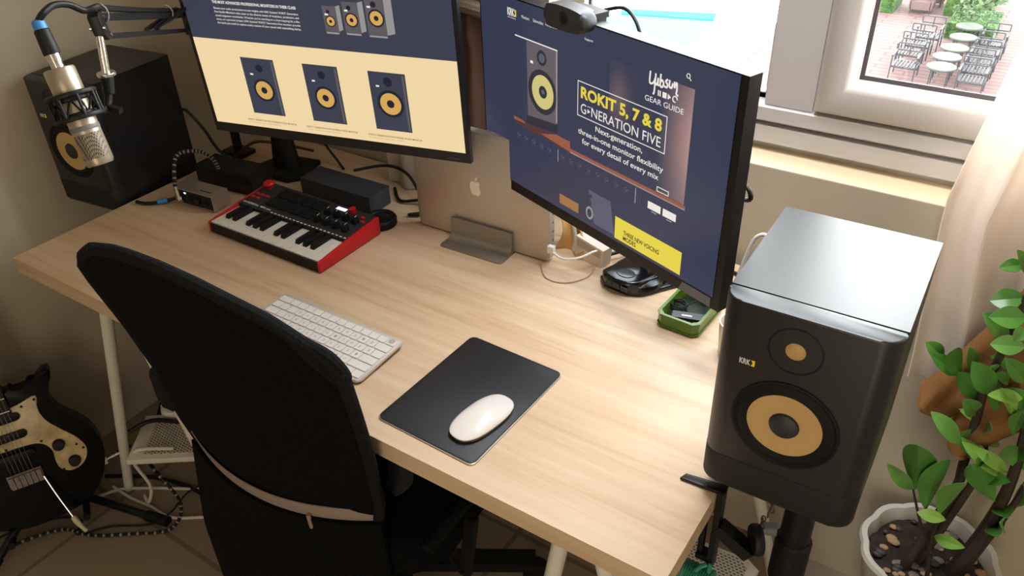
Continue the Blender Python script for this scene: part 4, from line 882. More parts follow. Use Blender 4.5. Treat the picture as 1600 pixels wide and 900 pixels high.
g.tube([(2.0, 27.6, 0.5), (4.6, 28.2, 0.5), (7.4, 30.6, 0.6), (9.6, 33.6, 1.2), (10.4, 36, 2)], 0.4, 8, smooth=6); g.build('cord', BLACK, bc); g = G(); g.cyl((6.6, 29.8, 0.62), (8.0, 31.4, 0.75), 0.62); g.build('collar', BLUE, bc)
wl = cable('white_cable', 'thin white cable loop standing behind the right speaker', [(134.2, 38, 16.5), (135.2, 40, 23.4), (136.2, 40.4, 25.6), (137.6, 40.2, 25.4), (138.4, 39, 20), (138.6, 38.8, 10)], 0.28, WHITE)
cable('black_cable_loop', 'small black cable loop sticking out behind the right monitor edge', [(131.0, 44.5, 30.6), (133.0, 42.6, 31.2), (133.7, 42.2, 30.0), (132.6, 43.6, 28.8), (130.5, 45, 28.6)], 0.35, BLACK)

# ------------------------------------------------------------------ microphone on its boom arm
bm_ = thing('boom_arm', 'black scissor boom arm reaching out from behind the left monitor', 'boom arm', (0.5, 57.5, 0))
A0, A1 = Vector((60.0, -1.5, 56.1)), Vector((22.6, 36.6, 41.9))
ext_ = Vector((18.1, 41.2, 40.2))
def off(p, z): return (p[0], p[1], p[2]+z)
g = G(); g.bar(off(A0, 0.1), off(ext_, 0.0), 0.95, 0.95, bev=0.12); g.build('upper_tube', BLACKS, bm_)
g = G(); g.bar(off(A0, -2.4), off(ext_, -2.9), 0.75, 0.75, bev=0.1); g.build('lower_tube', BLACKS, bm_)
g = G()
for s_ in (-0.55, 0.55):
    g.cyl((37.0+s_, 20.4+s_, 45.6), (25.6+s_, 34.6+s_, 44.0), 0.42, n=8)
g.build('spring', BLACKS, bm_)
HB = frame(A0, (-0.7, 0.71, -0.1), (0.71, 0.7, 0), (0, -0.1, 1))
g = G(HB); g.prism([(-1.2, 0.3), (-0.3, 0.8), (1.1, 0.7), (1.2, -2.8), (-0.1, -2.9), (-1.2, -2.0)], -0.7, 0.7, 0.12, M=HB @ Matrix(((1, 0, 0, 0), (0, 0, 1, 0), (0, 1, 0, 0), (0, 0, 0, 1)))); g.build('head_bracket', BLACKS, bm_)
g = G(HB)
for x, z in ((0.6, 0.1), (0.8, -2.3), (-0.8, -1.2)): g.cyl((x, -0.95, z), (x, 0.95, z), 0.32, n=12)
g.build('bolts', CHROME, bm_)
g = G(); g.cyl((60.15, -1.75, 54.2), (60.9, -2.9, 49.4), 0.5); g.lathe([(0, 0), (1.15, 0), (1.2, 0.2), (1.15, 0.4), (0, 0.4)], 24, M=Matrix.Translation(Vector((60.95, -2.95, 49.2)))); g.build('mount_stud', CHROME, bm_)
g = G(); g.bar(off(ext_, -1.0), (1.6, 57.9, 9), 1.2, 1.2, bev=0.15); g.bar(off(ext_, -3.4), (0.6, 57.2, 9), 1.0, 1.0, bev=0.15); g.build('rear_arm', BLACKS, bm_)
g = G(); g.prism([(16.9, 0), (19.3, 0), (19.3, 4.6), (16.9, 4.6)], -0.8, 0.8, M=frame((0, 41.2, 36.4), (1, 0, 0), (0, 0, 1), (0, -1, 0))); g.build('elbow', BLACKS, bm_)
g = G(); g.box((-2.2, 55.2, 0.02), (4.6, 60.0, 1.0), 0.2); g.cyl((1.2, 57.6, 0.9), (1.2, 57.6, 9.5), 1.1); g.build('table_clamp', BLACKS, bm_)
TIE = mat('grey_tie', (150, 146, 136), 0.6)
for t_ in (0.06, 0.92):
    g = G(); c = A0.lerp(ext_, t_*0.75)+Vector((0, 0, 0.6)); g.tube([c+Vector((0.82*math.cos(k*0.524), 0.565*math.cos(k*0.524), 1.2*math.sin(k*0.524))) for k in range(12)], 0.13, 6, closed=True); g.build('cable_tie', TIE, bm_)
# microphone: axis from rear (cable) to head
m0, m1 = Vector((61.9, -9.2, 52.2)), Vector((66.0, -10.1, 40.6)); ax = (m1-m0); ML = ax.length; ax.normalize()
mx_ = ax.cross(Vector((0, 0, 1))).normalized(); my_ = ax.cross(mx_).normalized(); MM = frame(m0, mx_, my_, ax)
MM0 = MM; MM = MM @ Matrix.Diagonal((0.74, 0.74, 1, 1))
mic = thing('condenser_microphone', 'champagne coloured condenser microphone hanging head down in its shock mount', 'microphone', m0)
g = G(MM); g.lathe([(1.1, 0.35), (1.2, 0.05), (2.3, 0.0), (2.5, 0.25), (2.5, 3.2), (2.4, 3.4), (1.6, 3.45)], 36); g.build('rear_sleeve', NICKEL, mic)
g = G(MM); g.lathe([(2.2, 3.2), (2.35, 3.5), (2.35, 7.3), (2.2, 7.4)], 36); g.build('body', NICKEL, mic)
g = G(MM); g.lathe([(2.38, 7.2), (2.42, 7.3), (2.42, 7.75), (2.38, 7.8)], 36); g.build('trim_ring', GREY, mic)
MESHM = tile_mat('microphone_grille', (160, 146, 124), (150, 138, 116), (70, 62, 52), 0.002, 0.4, 0.0004, rw=0.002)
g = G(MM); g.lathe([(2.35, 7.7), (2.35, ML-0.5), (2.1, ML-0.1), (0, ML)], 36); gr = g.build('head_basket', NICKEL, mic)
for a_ in (0.0, math.pi):
    g = G(MM); g.grid(lambda u, v: (2.4*math.cos(a_-1.05+2.1*u+1.9), 2.4*math.sin(a_-1.05+2.1*u+1.9), 8.2+v*(ML-9.2)), 14, 8, thick=0.04); g.build('grille', MESHM, gr)
g = G(MM); g.box((-0.3, -0.2, 0), (0.3, 0.2, 0.1), M=MM @ frame((2.36*math.cos(1.95), 2.36*math.sin(1.95), 6.8), (-math.sin(1.95), math.cos(1.95), 0), (0, 0, 1), (math.cos(1.95), math.sin(1.95), 0))); g.build('slide_switch', BLACK, mic)
sm_ = thing('shock_mount', 'black elastic spider shock mount around the microphone', 'shock mount', m0+ax*4)
g = G(MM)
for z, R_ in ((3.3, 3.9), (6.1, 3.9), (3.8, 2.75), (5.8, 2.75)): g.tube([(R_*math.cos(k*math.pi/16), R_*math.sin(k*math.pi/16), z) for k in range(32)], 0.3, 8, closed=True)
for k in range(8):
    a = k*math.pi/4; g.cyl((3.9*math.cos(a), 3.9*math.sin(a), 3.1), (3.9*math.cos(a), 3.9*math.sin(a), 6.3), 0.28, n=8)
g.build('cage', BLACK, sm_)
g = G(MM)
for k in range(8):
    a = k*math.pi/4; b_ = a+math.pi/8; g.cyl((3.9*math.cos(a), 3.9*math.sin(a), 3.3 if k % 2 else 6.1), (2.75*math.cos(b_), 2.75*math.sin(b_), 5.8 if k % 2 else 3.8), 0.16, n=6); g.cyl((2.75*math.cos(b_), 2.75*math.sin(b_), 5.8 if k % 2 else 3.8), (3.9*math.cos(a+math.pi/4), 3.9*math.sin(a+math.pi/4), 3.3 if k % 2 else 6.1), 0.16, n=6)
g.build('elastic', RUBBER, sm_)
g = G(); g.cyl((61.0, -3.0, 49.2), (61.3, -3.6, 47.0), 0.85, 0.7); g.tube([(61.3, -3.6, 47.2), (61.8, -4.8, 45.4), (62.9, -6.6, 46.4)], 0.5, 12, smooth=4); g.build('swivel', BLACK, sm_)
g = G(); g.bar((62.0, -4.6, 45.6), (63.6, -4.0, 45.2), 0.8, 0.7, bev=0.1); g.build('wing_knob', BLACK, sm_)
MM = MM0 @ Matrix.Diagonal((0.8, 0.8, 1, 1))
xl = thing('microphone_cable', 'black microphone cable with a blue collar plugged into the microphone', 'cable', m0)
q = m0-ax*0.2; g = G(MM); g.lathe([(0.95, 0.2), (0.95, -0.8), (1.05, -0.8), (1.05, -1.8), (0.9, -1.9)], 24); g.build('metal_shell', CHROME, xl)
g = G(MM); g.lathe([(1.2, -1.7), (1.25, -2.0), (1.15, -4.6), (0.9, -4.8)], 24); g.build('plug_sleeve', BLACK, xl)
g = G(MM); g.lathe([(0.95, -4.6), (1.0, -4.8), (0.95, -5.7), (0.6, -5.9)], 24); g.build('blue_collar', BLUE, xl)
e = m0-ax*5.6; g = G(); g.tube([e, (60.7, -8.2, 58.4), (60.3, -6.4, 58.9), (60.2, -4.5, 58.5), (60.3, -2.8, 57.4), (60.2, -0.9, 57.4), (57.4, 1.4, 56.3), off(A0.lerp(A1, 0.5), 0.95), off(A1, 1.0), off(ext_, 1.1)], 0.42, 10, smooth=8); g.build('cord', BLACK, xl)

# ------------------------------------------------------------------ office chair
oc = thing('office_chair', 'black mesh office chair with a grey strip across its back, at the desk', 'chair', (78, 14, -72))
ca, cb = 0.09, 0.2
CHF = frame((75.2, -1.5, -19.5), (math.cos(ca), math.sin(ca), 0), (-math.sin(ca)*math.cos(cb), math.cos(ca)*math.cos(cb), math.sin(cb)), (math.sin(cb)*math.sin(ca), -math.sin(cb)*math.cos(ca), math.cos(cb)))
HW = 23.6
def lerpt(T, x):
    if x <= T[0][0]: return T[0][1]
    for (a, b_), (c, d) in zip(T, T[1:]):
        if x <= c: return b_+(d-b_)*(x-a)/(c-a)
    return T[-1][1]
TOPZ = [(0, 43.0), (0.02, 45.2), (0.05, 47.2), (0.12, 49.6), (0.22, 50.7), (0.3, 50.9), (0.42, 50.6), (0.55, 49.6), (0.78, 46.9), (0.9, 44.0), (0.96, 42.0), (1.0, 38.6)]
LX = [(0, -21.7), (8, -22), (21.5, -19.8), (32, -20.6), (40, -22.3), (46, -22.6)]; RX = [(0, 20.4), (5, 22.2), (20, 24.4), (29, 25.2), (40, 25.9)]
def back_pt(u, v, d=0):
    z = (lerpt(TOPZ, u)-1.3)*v; x = (lerpt(LX, z)+0.5)*(1-u)+(lerpt(RX, z)-0.9)*u; c = 2*u-1
    return (x, -4.9*(1-c*c)*(1-v)**0.8+d, z)
g = G(CHF); g.grid(lambda u, v: back_pt(u, v), 48, 24, thick=1.0); g.build('backrest', CHAIRM, oc, ang=60)
g = G(CHF)
edge = [back_pt(0.012, k/14) for k in range(15)]+[back_pt(k/40, 0.985) for k in range(1, 40)]+[back_pt(0.985, 1-k/14) for k in range(15)]
g.tube([(p[0], p[1]+0.35, p[2]) for p in edge], 0.95, 10); g.build('padded_rim', CHAIRE, oc)
g = G(CHF); g.tube([(19.5, 0.4, 42.6), (22.8, 0.6, 41.2), (24.4, 0.6, 38.6), (24.0, 0.5, 36.8), (22.6, 0.2, 37.4), (20.6, 0.1, 39.6), (17.5, 0.3, 42.5)], 0.75, 8, smooth=5); g.build('cover_fold', CHAIRE, oc)
g = G(CHF); g.grid(lambda u, v: (lambda p: (p[0], p[1]-0.3, p[2]+0.1+3.7*v))(back_pt(u*0.99+0.005, 0.0)), 30, 3, thick=0.2); g.build('grey_strip', STRIP, oc)
g = G(CHF); g.tube([(8.5, -4.6, 1.4), (8.7, -5.2, -1.2), (8.2, -5.0, -2.2)], 0.35, 8); g.build('strip_tail', STRIP, oc)
g = G(); 
def shell(u, v):
    p = CHF @ Vector(back_pt(u, 0.0)); c = 2*u-1
    return (p.x-6.0*(1-u)*min(1, v*1.8)+0.5*u*v, p.y+0.4-2.0*v*(1-c*c), p.z+0.3-47*v*(1-0.35*u))
g.grid(shell, 30, 12, thick=1.5); g.build('lower_shell', CHAIRM, oc)
SF = yawf((75.6, 2.0, -28), ca)
g = G(SF); g.prism(rrect(-24, -3, 25, 33, 7, 6), -7, 1.5, 2.4, 3); g.build('seat', CHAIRM, oc)
g = G(SF); g.tube([(24.6, 0, 0.6), (25.2, 6, 1.6), (25.6, 14, 1.2), (25.2, 22, 1.0)], 1.2, 8, smooth=4); g.build('seat_piping', CHAIRE, oc)
QUILT = tile_mat('quilted_grey_black', (38, 38, 40), (34, 34, 36), (12, 12, 13), 0.012, 0.7, 0.0012, rw=0.02)
g = G(); g.grid(lambda u, v: (92.2+2.6*u+2.0*v+2.4*math.sin(v*3.1)*u, 4.6-0.6*u, -17.5+10.5*v), 6, 10, thick=1.0); g.build('quilted_side', QUILT, oc)
g = G(); g.bar((56, 10, -36), (50.5, 3, -34), 4, 1.8); g.bar((50.5, 3, -35), (46.4, 0.5, -17), 3.2, 2.4, bev=0.3); ar = g.build('armrest', BLACK, oc)
g = G(yawf((45.5, -3.0, 0), ca)); g.prism(rrect(-3.2, 0, 4.4, 22, 2.4), -16.5, -8.5, 1.4, 3); g.build('arm_pad', RUBBER, ar)
g = G(); g.cyl((76, 19, -60), (76, 19, -38), 2.6); g.cyl((76, 19, -66), (76, 19, -52), 3.4); g.build('gas_column', BLACK, oc)
g = G(); g.bar((101.2, 15, -29.5), (98.6, 15, -47), 2.2, 1.4, bev=0.3); g.bar((98.6, 15, -46), (88, 16, -38), 2.2, 1.4, bev=0.3); g.build('side_bracket', BLACK, oc)
g = G(SF); g.box((-9, 8, -11.5), (9, 26, -7), 1.0); g.build('tilt_mechanism', BLACK, oc)
for k in range(5):
    a = math.radians(36+72*k); g = G(); e = Vector((76+30*math.cos(a), 19+30*math.sin(a), -66)); g.bar((76, 19, -63), e, 4.2, 2.6, bev=0.5); lg = g.build('base_leg', BLACK, oc)
    g = G(); g.lathe([(0, -1.6), (2.6, -1.6), (2.9, -1.2), (2.9, 1.2), (2.6, 1.6), (0, 1.6)], 20, M=frame((e.x, e.y, -69.1), (0, 0, 1), (math.cos(a), math.sin(a), 0), (-math.sin(a), math.cos(a), 0))); g.build('caster', RUBBER, lg)

# ------------------------------------------------------------------ guitar on its stand
gn = Vector((.9, -.436, 0)); gs, gcn = math.sin(.22), math.cos(.22)
gux = Vector((.436, .9, 0)); guy = Vector((-gn.x*gs, -gn.y*gs, gcn)); guz = gux.cross(guy)
GF = frame((0, -12, -72), gux, guy, guz)
gt = thing('electric_guitar', 'black electric guitar with a pearly pickguard leaning on a floor stand', 'guitar', (0, -12, -68))
right = [(-2.4, 40.4), (-0.2, 39.9), (3.2, 40.1), (5.4, 41.5), (6.8, 42.5), (7.7, 42.4), (8.0, 41.1), (6.3, 37.3), (6.1, 34.8), (7.2, 31.7), (10.0, 28.1), (11.9, 24.5), (12.5, 20.3), (11.9, 16.5), (10.2, 12.6), (7.6, 9.4), (3.7, 7.0), (-4.5, 5.9)]
left = [(-10, 6.6), (-15.5, 9.2), (-19.2, 13.5), (-20.4, 19), (-19.4, 24), (-16.6, 28), (-15.2, 31.5), (-16.0, 36), (-18.4, 41.5), (-19.0, 45), (-17.4, 46.0), (-14, 43.6), (-10.6, 41.0), (-7.2, 40.2)]
body = [(p.x, p.y) for p in spline([(a, b_, 0) for a, b_ in right+left], 4, True)]
g = G(GF); g.prism(body, -4.2, 0, 0.9, 4); g.build('body', GTRBLK, gt)
pgo = [(-3.9, 36.3), (-0.2, 36.6), (3.6, 37.4), (3.0, 34.2), (3.6, 30.9), (5.6, 27.7), (7.9, 24.5), (9.0, 21.8), (8.8, 19.5), (7.2, 17.3), (4.6, 16.6), (2.7, 18.0), (2.3, 20.2), (2.5, 22.9), (1.7, 25.0), (-0.0, 26.2), (-3.8, 26.6), (-7.2, 26.7), (-12.5, 27.6), (-14.6, 32), (-14.2, 36), (-15.6, 40.6), (-12.4, 39.4), (-8.4, 37.2)]
g = G(GF); g.prism([(p.x, p.y) for p in spline([(a, b_, 0) for a, b_ in pgo], 4, True)], 0, 0.22, 0.06); pgd = g.build('pickguard', PEARL, gt)
g = G(GF)
for x, y in ((3.1, 36.6), (0.3, 35.9), (5.1, 29.3), (1.2, 26.3), (-5.8, 27.0), (8.5, 21.2), (3.2, 17.6), (7.5, 22.6)): g.lathe([(0.3, 0.2), (0.28, 0.32), (0, 0.34)], 12, M=GF @ Matrix.Translation(Vector((x, y, 0))))
g.build('screws', BLACK, pgd)
for x, y in ((4.1, 24.1), (5.9, 18.9)):
    g = G(GF); g.lathe([(1.35, 0.22), (1.3, 0.9), (1.15, 1.5), (0, 1.6)], 24, M=GF @ Matrix.Translation(Vector((x, y, 0)))); g.build('control_knob', BLACK, gt)
for y0 in (34.2, 29.8, 24.6):
    g = G(GF); g.prism(rrect(-8.9, y0-0.95, -0.6, y0+0.95, 0.9), 0.1, 0.75, 0.15, M=GF); g.build('pickup', BLACK, gt)
g = G(GF); g.box((-8.0, 17.4, 0.05), (-0.9, 20.6, 0.6), 0.1)
for k in range(6): g.box((-7.7+k*1.12, 17.2, 0.6), (-6.75+k*1.12, 20.2, 1.1), 0.12)
g.build('bridge', mat('aged_chrome', (120, 112, 104), 0.35, 0.8), gt)
g = G(GF); g.tube([(-1.0, 18.0, 0.8), (0.2, 12.5, 2.6), (1.7, 6.2, 4.2)], 0.25, 10, smooth=4); wa = g.build('tremolo_arm', CHROME, gt)
g = G(GF); g.tube([(1.5, 7.0, 4.0), (2.2, 4.6, 4.5), (3.0, 2.6, 4.9)], lambda t: 0.35+0.35*math.sin(min(1, t*1.2+0.2)*math.pi*0.9), 12, smooth=4); g.build('arm_tip', mat('cream_tip', (214, 206, 176), 0.4), wa)
g = G(GF); g.prism([(-7.3, 34.6), (-1.8, 34.6), (-2.2, 84), (-6.9, 84)], -1.6, 0.9, 0.3); nk = g.build('neck', mat('dark_rosewood', (38, 26, 20), 0.5), gt)
g = G(GF)
for k in range(14): y = 36+k*3.2; g.box((-7.1, y, 0.9), (-2.0, y+0.2, 1.02))
g.build('frets', CHROME, nk)
g = G(GF); g.prism([(-6.9, 84), (-2.2, 84), (-1.0, 88), (-0.4, 97), (-3, 101), (-7, 99), (-8.2, 92), (-8.0, 87)], -1.3, 0.4, 0.2); hd = g.build('headstock', GTRBLK, gt)
g = G(GF)
for k in range(6): g.cyl((-6.8+k*0.9, 19, 1.25), (-6.2+k*0.66, 85, 1.3), 0.045, n=5)
g.build('strings', CHROME, gt)
g = G(GF); g.box((10.9, 14.0, -2.6), (12.0, 16.0, -1.6), 0.1); g.build('jack_plate', CHROME, gt)
st = thing('guitar_stand', 'black tubular guitar stand with rubber-capped legs on the floor', 'stand', (-6, -8, -72))
def GP(x, y, z): return GF @ Vector((x, y, z))
g = G(); g.tube([GP(-12, 5.2, 3.5), GP(-12, 4.8, -4.9), GP(-12, 10, -6.2)], 0.8, 10, smooth=3); g.build('cradle_arm', RUBBER, st); g = G(); g.tube([GP(4, 5.0, 3.5), GP(4, 4.6, -4.9), GP(4, 10, -6.2)], 0.8, 10, smooth=3); g.build('cradle_arm', RUBBER, st)
g = G(); g.tube([GP(-12, 10, -6.2), GP(-4, 12, -6.4), GP(4, 10, -6.2)], 0.9, 10, smooth=3); g.cyl(GP(-4, 12, -6.4), GP(-4, 62, -6.6), 0.9); g.build('upright', BLACKS, st)
for q_ in ((17, 2.0, -71), (-4, -32, -71), (-20, 2, -71)):
    a_ = GP(-4, 11, -6.8); 
    if q_[0] == 17: a_ = Vector((-8, -5.0, -69.4))
    g = G(); g.cyl(a_, q_, 1.0, 0.95); lg = g.build('leg', BLACKS, st)
    d_ = (Vector(q_)-a_).normalized(); g = G(); g.cyl(Vector(q_)-d_*6, Vector(q_), 1.25, 1.3); g.build('rubber_cap', RUBBER, lg)
jc = braid('guitar_cable', 'black braided guitar lead with a silver jack, curling over the floor', [GP(13.5, 15.2, -2.2), GP(18, 15.6, -2.4), (16, 4.5, -58), (20, 5.0, -66), (19, 1.0, -71.4), (12, -5, -71.4), (4, -10.5, -71.4), (-3, -13, -71.3), (-8, -20, -71.4), (-12, -30, -71.4)], 0.4)
g = G(); g.cyl(GP(12.0, 15.0, -2.1), GP(16, 15.3, -2.3), 0.42); g.build('jack_plug', CHROME, jc)
FZ = -71.5
cable('floor_cable', 'white cable on the floor tiles running from the guitar to the chair', [(-5, 2, FZ), (2, 2, FZ), (9, 3, FZ), (16, 3.5, FZ), (23, 8, FZ), (34, 16, FZ), (46, 20, FZ)], 0.4, WHITEM)
cable('floor_cable', 'white cable on the floor curving up to the trestle shelf', [(-6, -4, FZ), (-3, 2, FZ), (4, 7, FZ), (14, 13, FZ), (24, 20, FZ), (40, 30, FZ)], 0.4, WHITEM)
cable('floor_cable', 'pale cable hanging from the left trestle shelf to the floor', [(20, 8, -49.8), (13, 3.2, -50), (10.2, 2.6, -55), (10.6, 4, -64), (8, 3.2, -70.8), (4.5, 4.4, FZ)], 0.42, WHITEM)
cable('floor_cable', 'thin black cable snaking from the chair past the guitar', [(32, 10, -54), (24, 6, -60), (18, 2.6, -68), (13, -1, FZ), (6, -6, FZ), (1, -12, FZ), (-2, -9, FZ), (-8, -12, FZ), (-14, -22, FZ), (-13, -34, FZ)], 0.25, BLACK)
cable('floor_cable', 'thick black cable lying along the left trestle shelf', [(6, 6, -50.0), (9, 10.5, -48.6), (16, 14.5, -48.8), (28, 21, -49.4), (36, 27, -49.6)], 0.55, BLACK)
cable('floor_cable', 'black cable on the floor behind the left trestle foot', [(-10, 3, FZ), (0, 9, FZ), (10, 12, FZ), (22, 14, FZ), (38, 26, FZ)], 0.5, BLACK)
ps = thing('power_strip', 'white power strip lying on the left trestle shelf', 'power strip', (20, 17, -50))
PS = yawf((9.5, 12.0, -50.4), 0.61); g = G(PS); g.prism(rrect(0, 0, 24, 6.4, 2.6, 5), 0, 3.2, 0.8, 3); g.build('case', WHITEM, ps)
g = G(PS)
for k in range(5): g.lathe([(1.5, 3.2), (1.5, 3.26), (0, 3.26)], 20, M=PS @ Matrix.Translation(Vector((3.6+k*4.2, 3.2, 0))))
g.build('sockets', DKGREY, ps)
ad = thing('power_adapter', 'black power adapter plugged in on the left trestle shelf', 'adapter', (22, 20, -47)); g = G(yawf((19, 17, -47.1), 0.61)); g.box((0, 0, 0), (9, 4.6, 5.5), 0.5, 3); g.build('case', BLACK, ad); g = G(); g.tube([(20, 19, -42.5), (17, 17, -38), (14.5, 18, -31), (16, 24, -24)], 0.5, 8, smooth=5); g.build('cord', BLACK, ad)
bx = thing('black_floor_box', 'black box standing on the floor under the left trestle shelf', 'box', (24, 18, -72)); g = G(yawf((20, 14, -72), 0.5)); g.box((0, 0, 0.02), (12, 9, 12), 0.6, 3); g.build('case', BLACK, bx); g = G(yawf((20, 14, -72), 0.5)); g.box((1, -0.1, 2), (11, 0.05, 10), 0.05); g.build('front_panel', BLACKG, bx)

# ------------------------------------------------------------------ curtains
g = G()
def rc(u, v):          # right beige curtain: u across, v from hem up
    z = -9.5+v*165
    t = max(0, min(1, (z+8)/32)); zz = max(0, (z-22))
    xl = (158.2-2.4*t+0.135*zz) if z < 70 else 164.7
    x = xl+u*(40-3*t)
    fold = 2.3*math.sin(u*26+0.8*math.sin(z*0.035))+0.8*math.sin(u*61+z*0.03)
    return (x, 67.5+fold*(0.75+0.25*v)-1.5*u, z-1.2*math.sin(u*5)*(1-v))
g.grid(rc, 110, 40, thick=0.25); tag(g.build('curtain', SATIN, org=(178, 67, -9.5)), 'pale beige satin curtain hanging at the right of the window', 'curtain')
g = G()
def drape(P, r0, r1, sq):
    pp = spline(P, 8); N = len(pp)
    def fn(u, v):
        k = min(N-1, int(v*(N-1)+1e-6)); p = pp[k]; d = pp[min(k+1, N-1)]-pp[max(k-1, 0)]; d.normalize()
        a = d.cross(Vector((0, 1, 0))).normalized(); b_ = a.cross(d).normalized(); r = r0+(r1-r0)*v
        an = 2*math.pi*u; rr = r*(1+0.16*math.sin(an*5+v*3)+0.08*math.sin(an*9-v*5))*(1.0 if v > 0.06 else (0.55+0.45*v/0.06))
        return p+a*rr*math.cos(an)+b_*rr*sq*math.sin(an)
    return fn
sd = thing('suede_drape', 'brown suede curtain gathered aside behind the potted plant', 'curtain', (172, 60, -12))
def sheet(P, ws, ph):
    pp = spline(P, 10); N = len(pp)
    def fn(u, v):
        k = min(N-1, int(v*(N-1)+1e-6)); p = pp[k]; d = pp[min(k+1, N-1)]-pp[max(k-1, 0)]; d.normalize()
        a = d.cross(Vector((0, -1, 0))).normalized(); w = ws[0]+(ws[1]-ws[0])*min(1, v*3); c = 2*u-1
        yy = 2.6*abs(c)**3 + 0.7*math.sin(c*3.6+ph+v*6)+0.22*math.sin(c*9+v*11+ph)*v - 1.6*max(0, 1-4*v)*(1-c*c)
        return p+a*w*c*(1-0.12*math.sin(v*7+ph))+Vector((0, yy, 0))+d*(1.6*c*c*max(0, 1-9*v))
    return fn
g = G(); g.grid(sheet([(162.8, 60.5, -9.6), (165.4, 60.6, -5.6), (169.0, 60.8, 0.6), (172.5, 61, 7.5), (176, 61.5, 20), (177.5, 62, 60), (178, 62, 150)], (3.7, 5.0), 0.4), 30, 90, thick=0.5); g.build('upper_fold', SUEDE, sd)
g = G(); g.grid(sheet([(168.4, 59.5, -15.2), (171.0, 59.6, -9.2), (174.6, 60.0, -2.2), (179, 60.5, 8), (183, 61.5, 26), (184, 62, 150)], (2.6, 5.2), 2.1), 30, 80, thick=0.5); g.build('lower_fold', SUEDE, sd)
lc = thing('curtain', 'mauve brown curtain gathered by a cord between the two monitors', 'curtain', (66, 70, 0.5))
g = G()
def lcf(u, v):
    z = 0.5+v*158; w = 9+min(1, abs(z-41)/60)*12
    cx = 66.5 if z > 41 else 66.5-3*(41-z)/41
    x = cx+(u-0.5)*w*1.7; return (x, 70.2+1.3*math.sin(u*20+z*0.01)-(1.0 if abs(z-40) < 5 else 0), z)
g.grid(lcf, 70, 40, thick=0.25); g.build('fabric', SUEDE2, lc)
g = G(); g.tube([(66.4+8.4*math.cos(k*0.524), 70.2+2.6*math.sin(k*0.524), 41.5+0.6*math.sin(k)) for k in range(12)], 1.4, 10, closed=True, smooth=3)
for k in range(24):
    pass
g.build('tieback_cord', mat('silver_rope', (150, 138, 120), 0.6, 0.2, bump=(160, 1.0)), lc)
g = G(); g.grid(lambda u, v: (44.6+u*12.5, 64.2+0.9*math.sin(u*11)+1.2*v, 0.3+v*40), 50, 20, thick=0.25); tag(g.build('lining_curtain', cloth_mat('grey_lining_cloth', (196, 184, 168), 0.15), org=(50, 64.5, 0.3)), 'pale grey curtain lining hanging behind the laptop under the left monitor', 'curtain')

# ------------------------------------------------------------------ potted plant
pp_ = thing('potted_plant', 'leafy green plant with thick dark stems in a white lobed pot', 'plant', (170.5, 61.2, -72))
PM = Matrix.Translation(Vector((170.5, 61.0, -72)))
def potf(prof):
    def fn(u, v):
        k = v*(len(prof)-1); i = min(len(prof)-2, int(k)); f = k-i; r = prof[i][0]*(1-f)+prof[i+1][0]*f; z = prof[i][1]*(1-f)+prof[i+1][1]*f
        a = 2*math.pi*u; l = 1+0.045*(abs(math.cos(a*5))-0.5)*(z/30); return (r*l*math.cos(a), r*l*math.sin(a), z)
    return fn
g = G(PM); g.grid(potf([(0.05, 0.1), (6.8, 0.05), (7.4, 1), (8.6, 12), (10.4, 24), (11.4, 28.5), (11.9, 29.6), (11.6, 30.4), (10.6, 30.3), (10.2, 29), (9.6, 25), (0.05, 25)]), 100, 33); g.build('pot', POT, pp_)
g = G(PM); g.grid(lambda u, v: (10.0*v*math.cos(2*math.pi*u), 10.0*v*math.sin(2*math.pi*u), 27.4+0.35*math.sin(u*40)*v+0.3*math.cos(v*17)), 40, 10); g.build('soil', SOIL, pp_)
rnd = random.Random(11)
for mi in range(3):
    g = G(PM)
    for k in range(22):
        a = rnd.uniform(0, 6.28); r_ = 9.2*math.sqrt(rnd.random()); s_ = rnd.uniform(0.45, 0.95)
        g.ball((r_*math.cos(a), r_*math.sin(a), 27.9), s_, 6, sc=(1.2, 0.9, 0.55))
    o = g.build('pebbles', PEB[mi], pp_); o['kind'] = 'stuff'
stems = [([(167.3, 58, -45), (168.7, 59, -35.6), (170.5, 60, -23.9), (170.2, 60, -18.1), (169.6, 60, -8.2), (169.1, 59, 0.2), (169.8, 59, 10.0), (169.8, 59, 17.5), (169.4, 57, 23)], 1.0),
 ([(169.0, 60, -45), (172.2, 60, -22.9), (172.6, 60, -17), (171.5, 59.5, -8)], 0.9), ([(174.6, 61, -45), (176.7, 60, -30.5), (177.3, 60, -19.0), (176.4, 60, -8.3), (174.6, 60, 2.8)], 1.3), ([(176.2, 62, -45), (178.1, 60, -28.5), (179.3, 60, -18.7), (179.0, 60, -6.0)], 0.8),
 ([(171.5, 57, -45), (169.8, 56.5, -36.2), (167, 55, -29), (164.5, 54, -21.9)], 0.42), ([(169.8, 56.5, -36.2), (169.6, 54.4, -30.8), (169.4, 54, -25)], 0.36)]
for P_, r_ in stems:
    g = G(); g.tube(P_, lambda t, r_=r_: r_*(1-0.6*t), 10, smooth=5); g.build('stem', STEM, pp_)
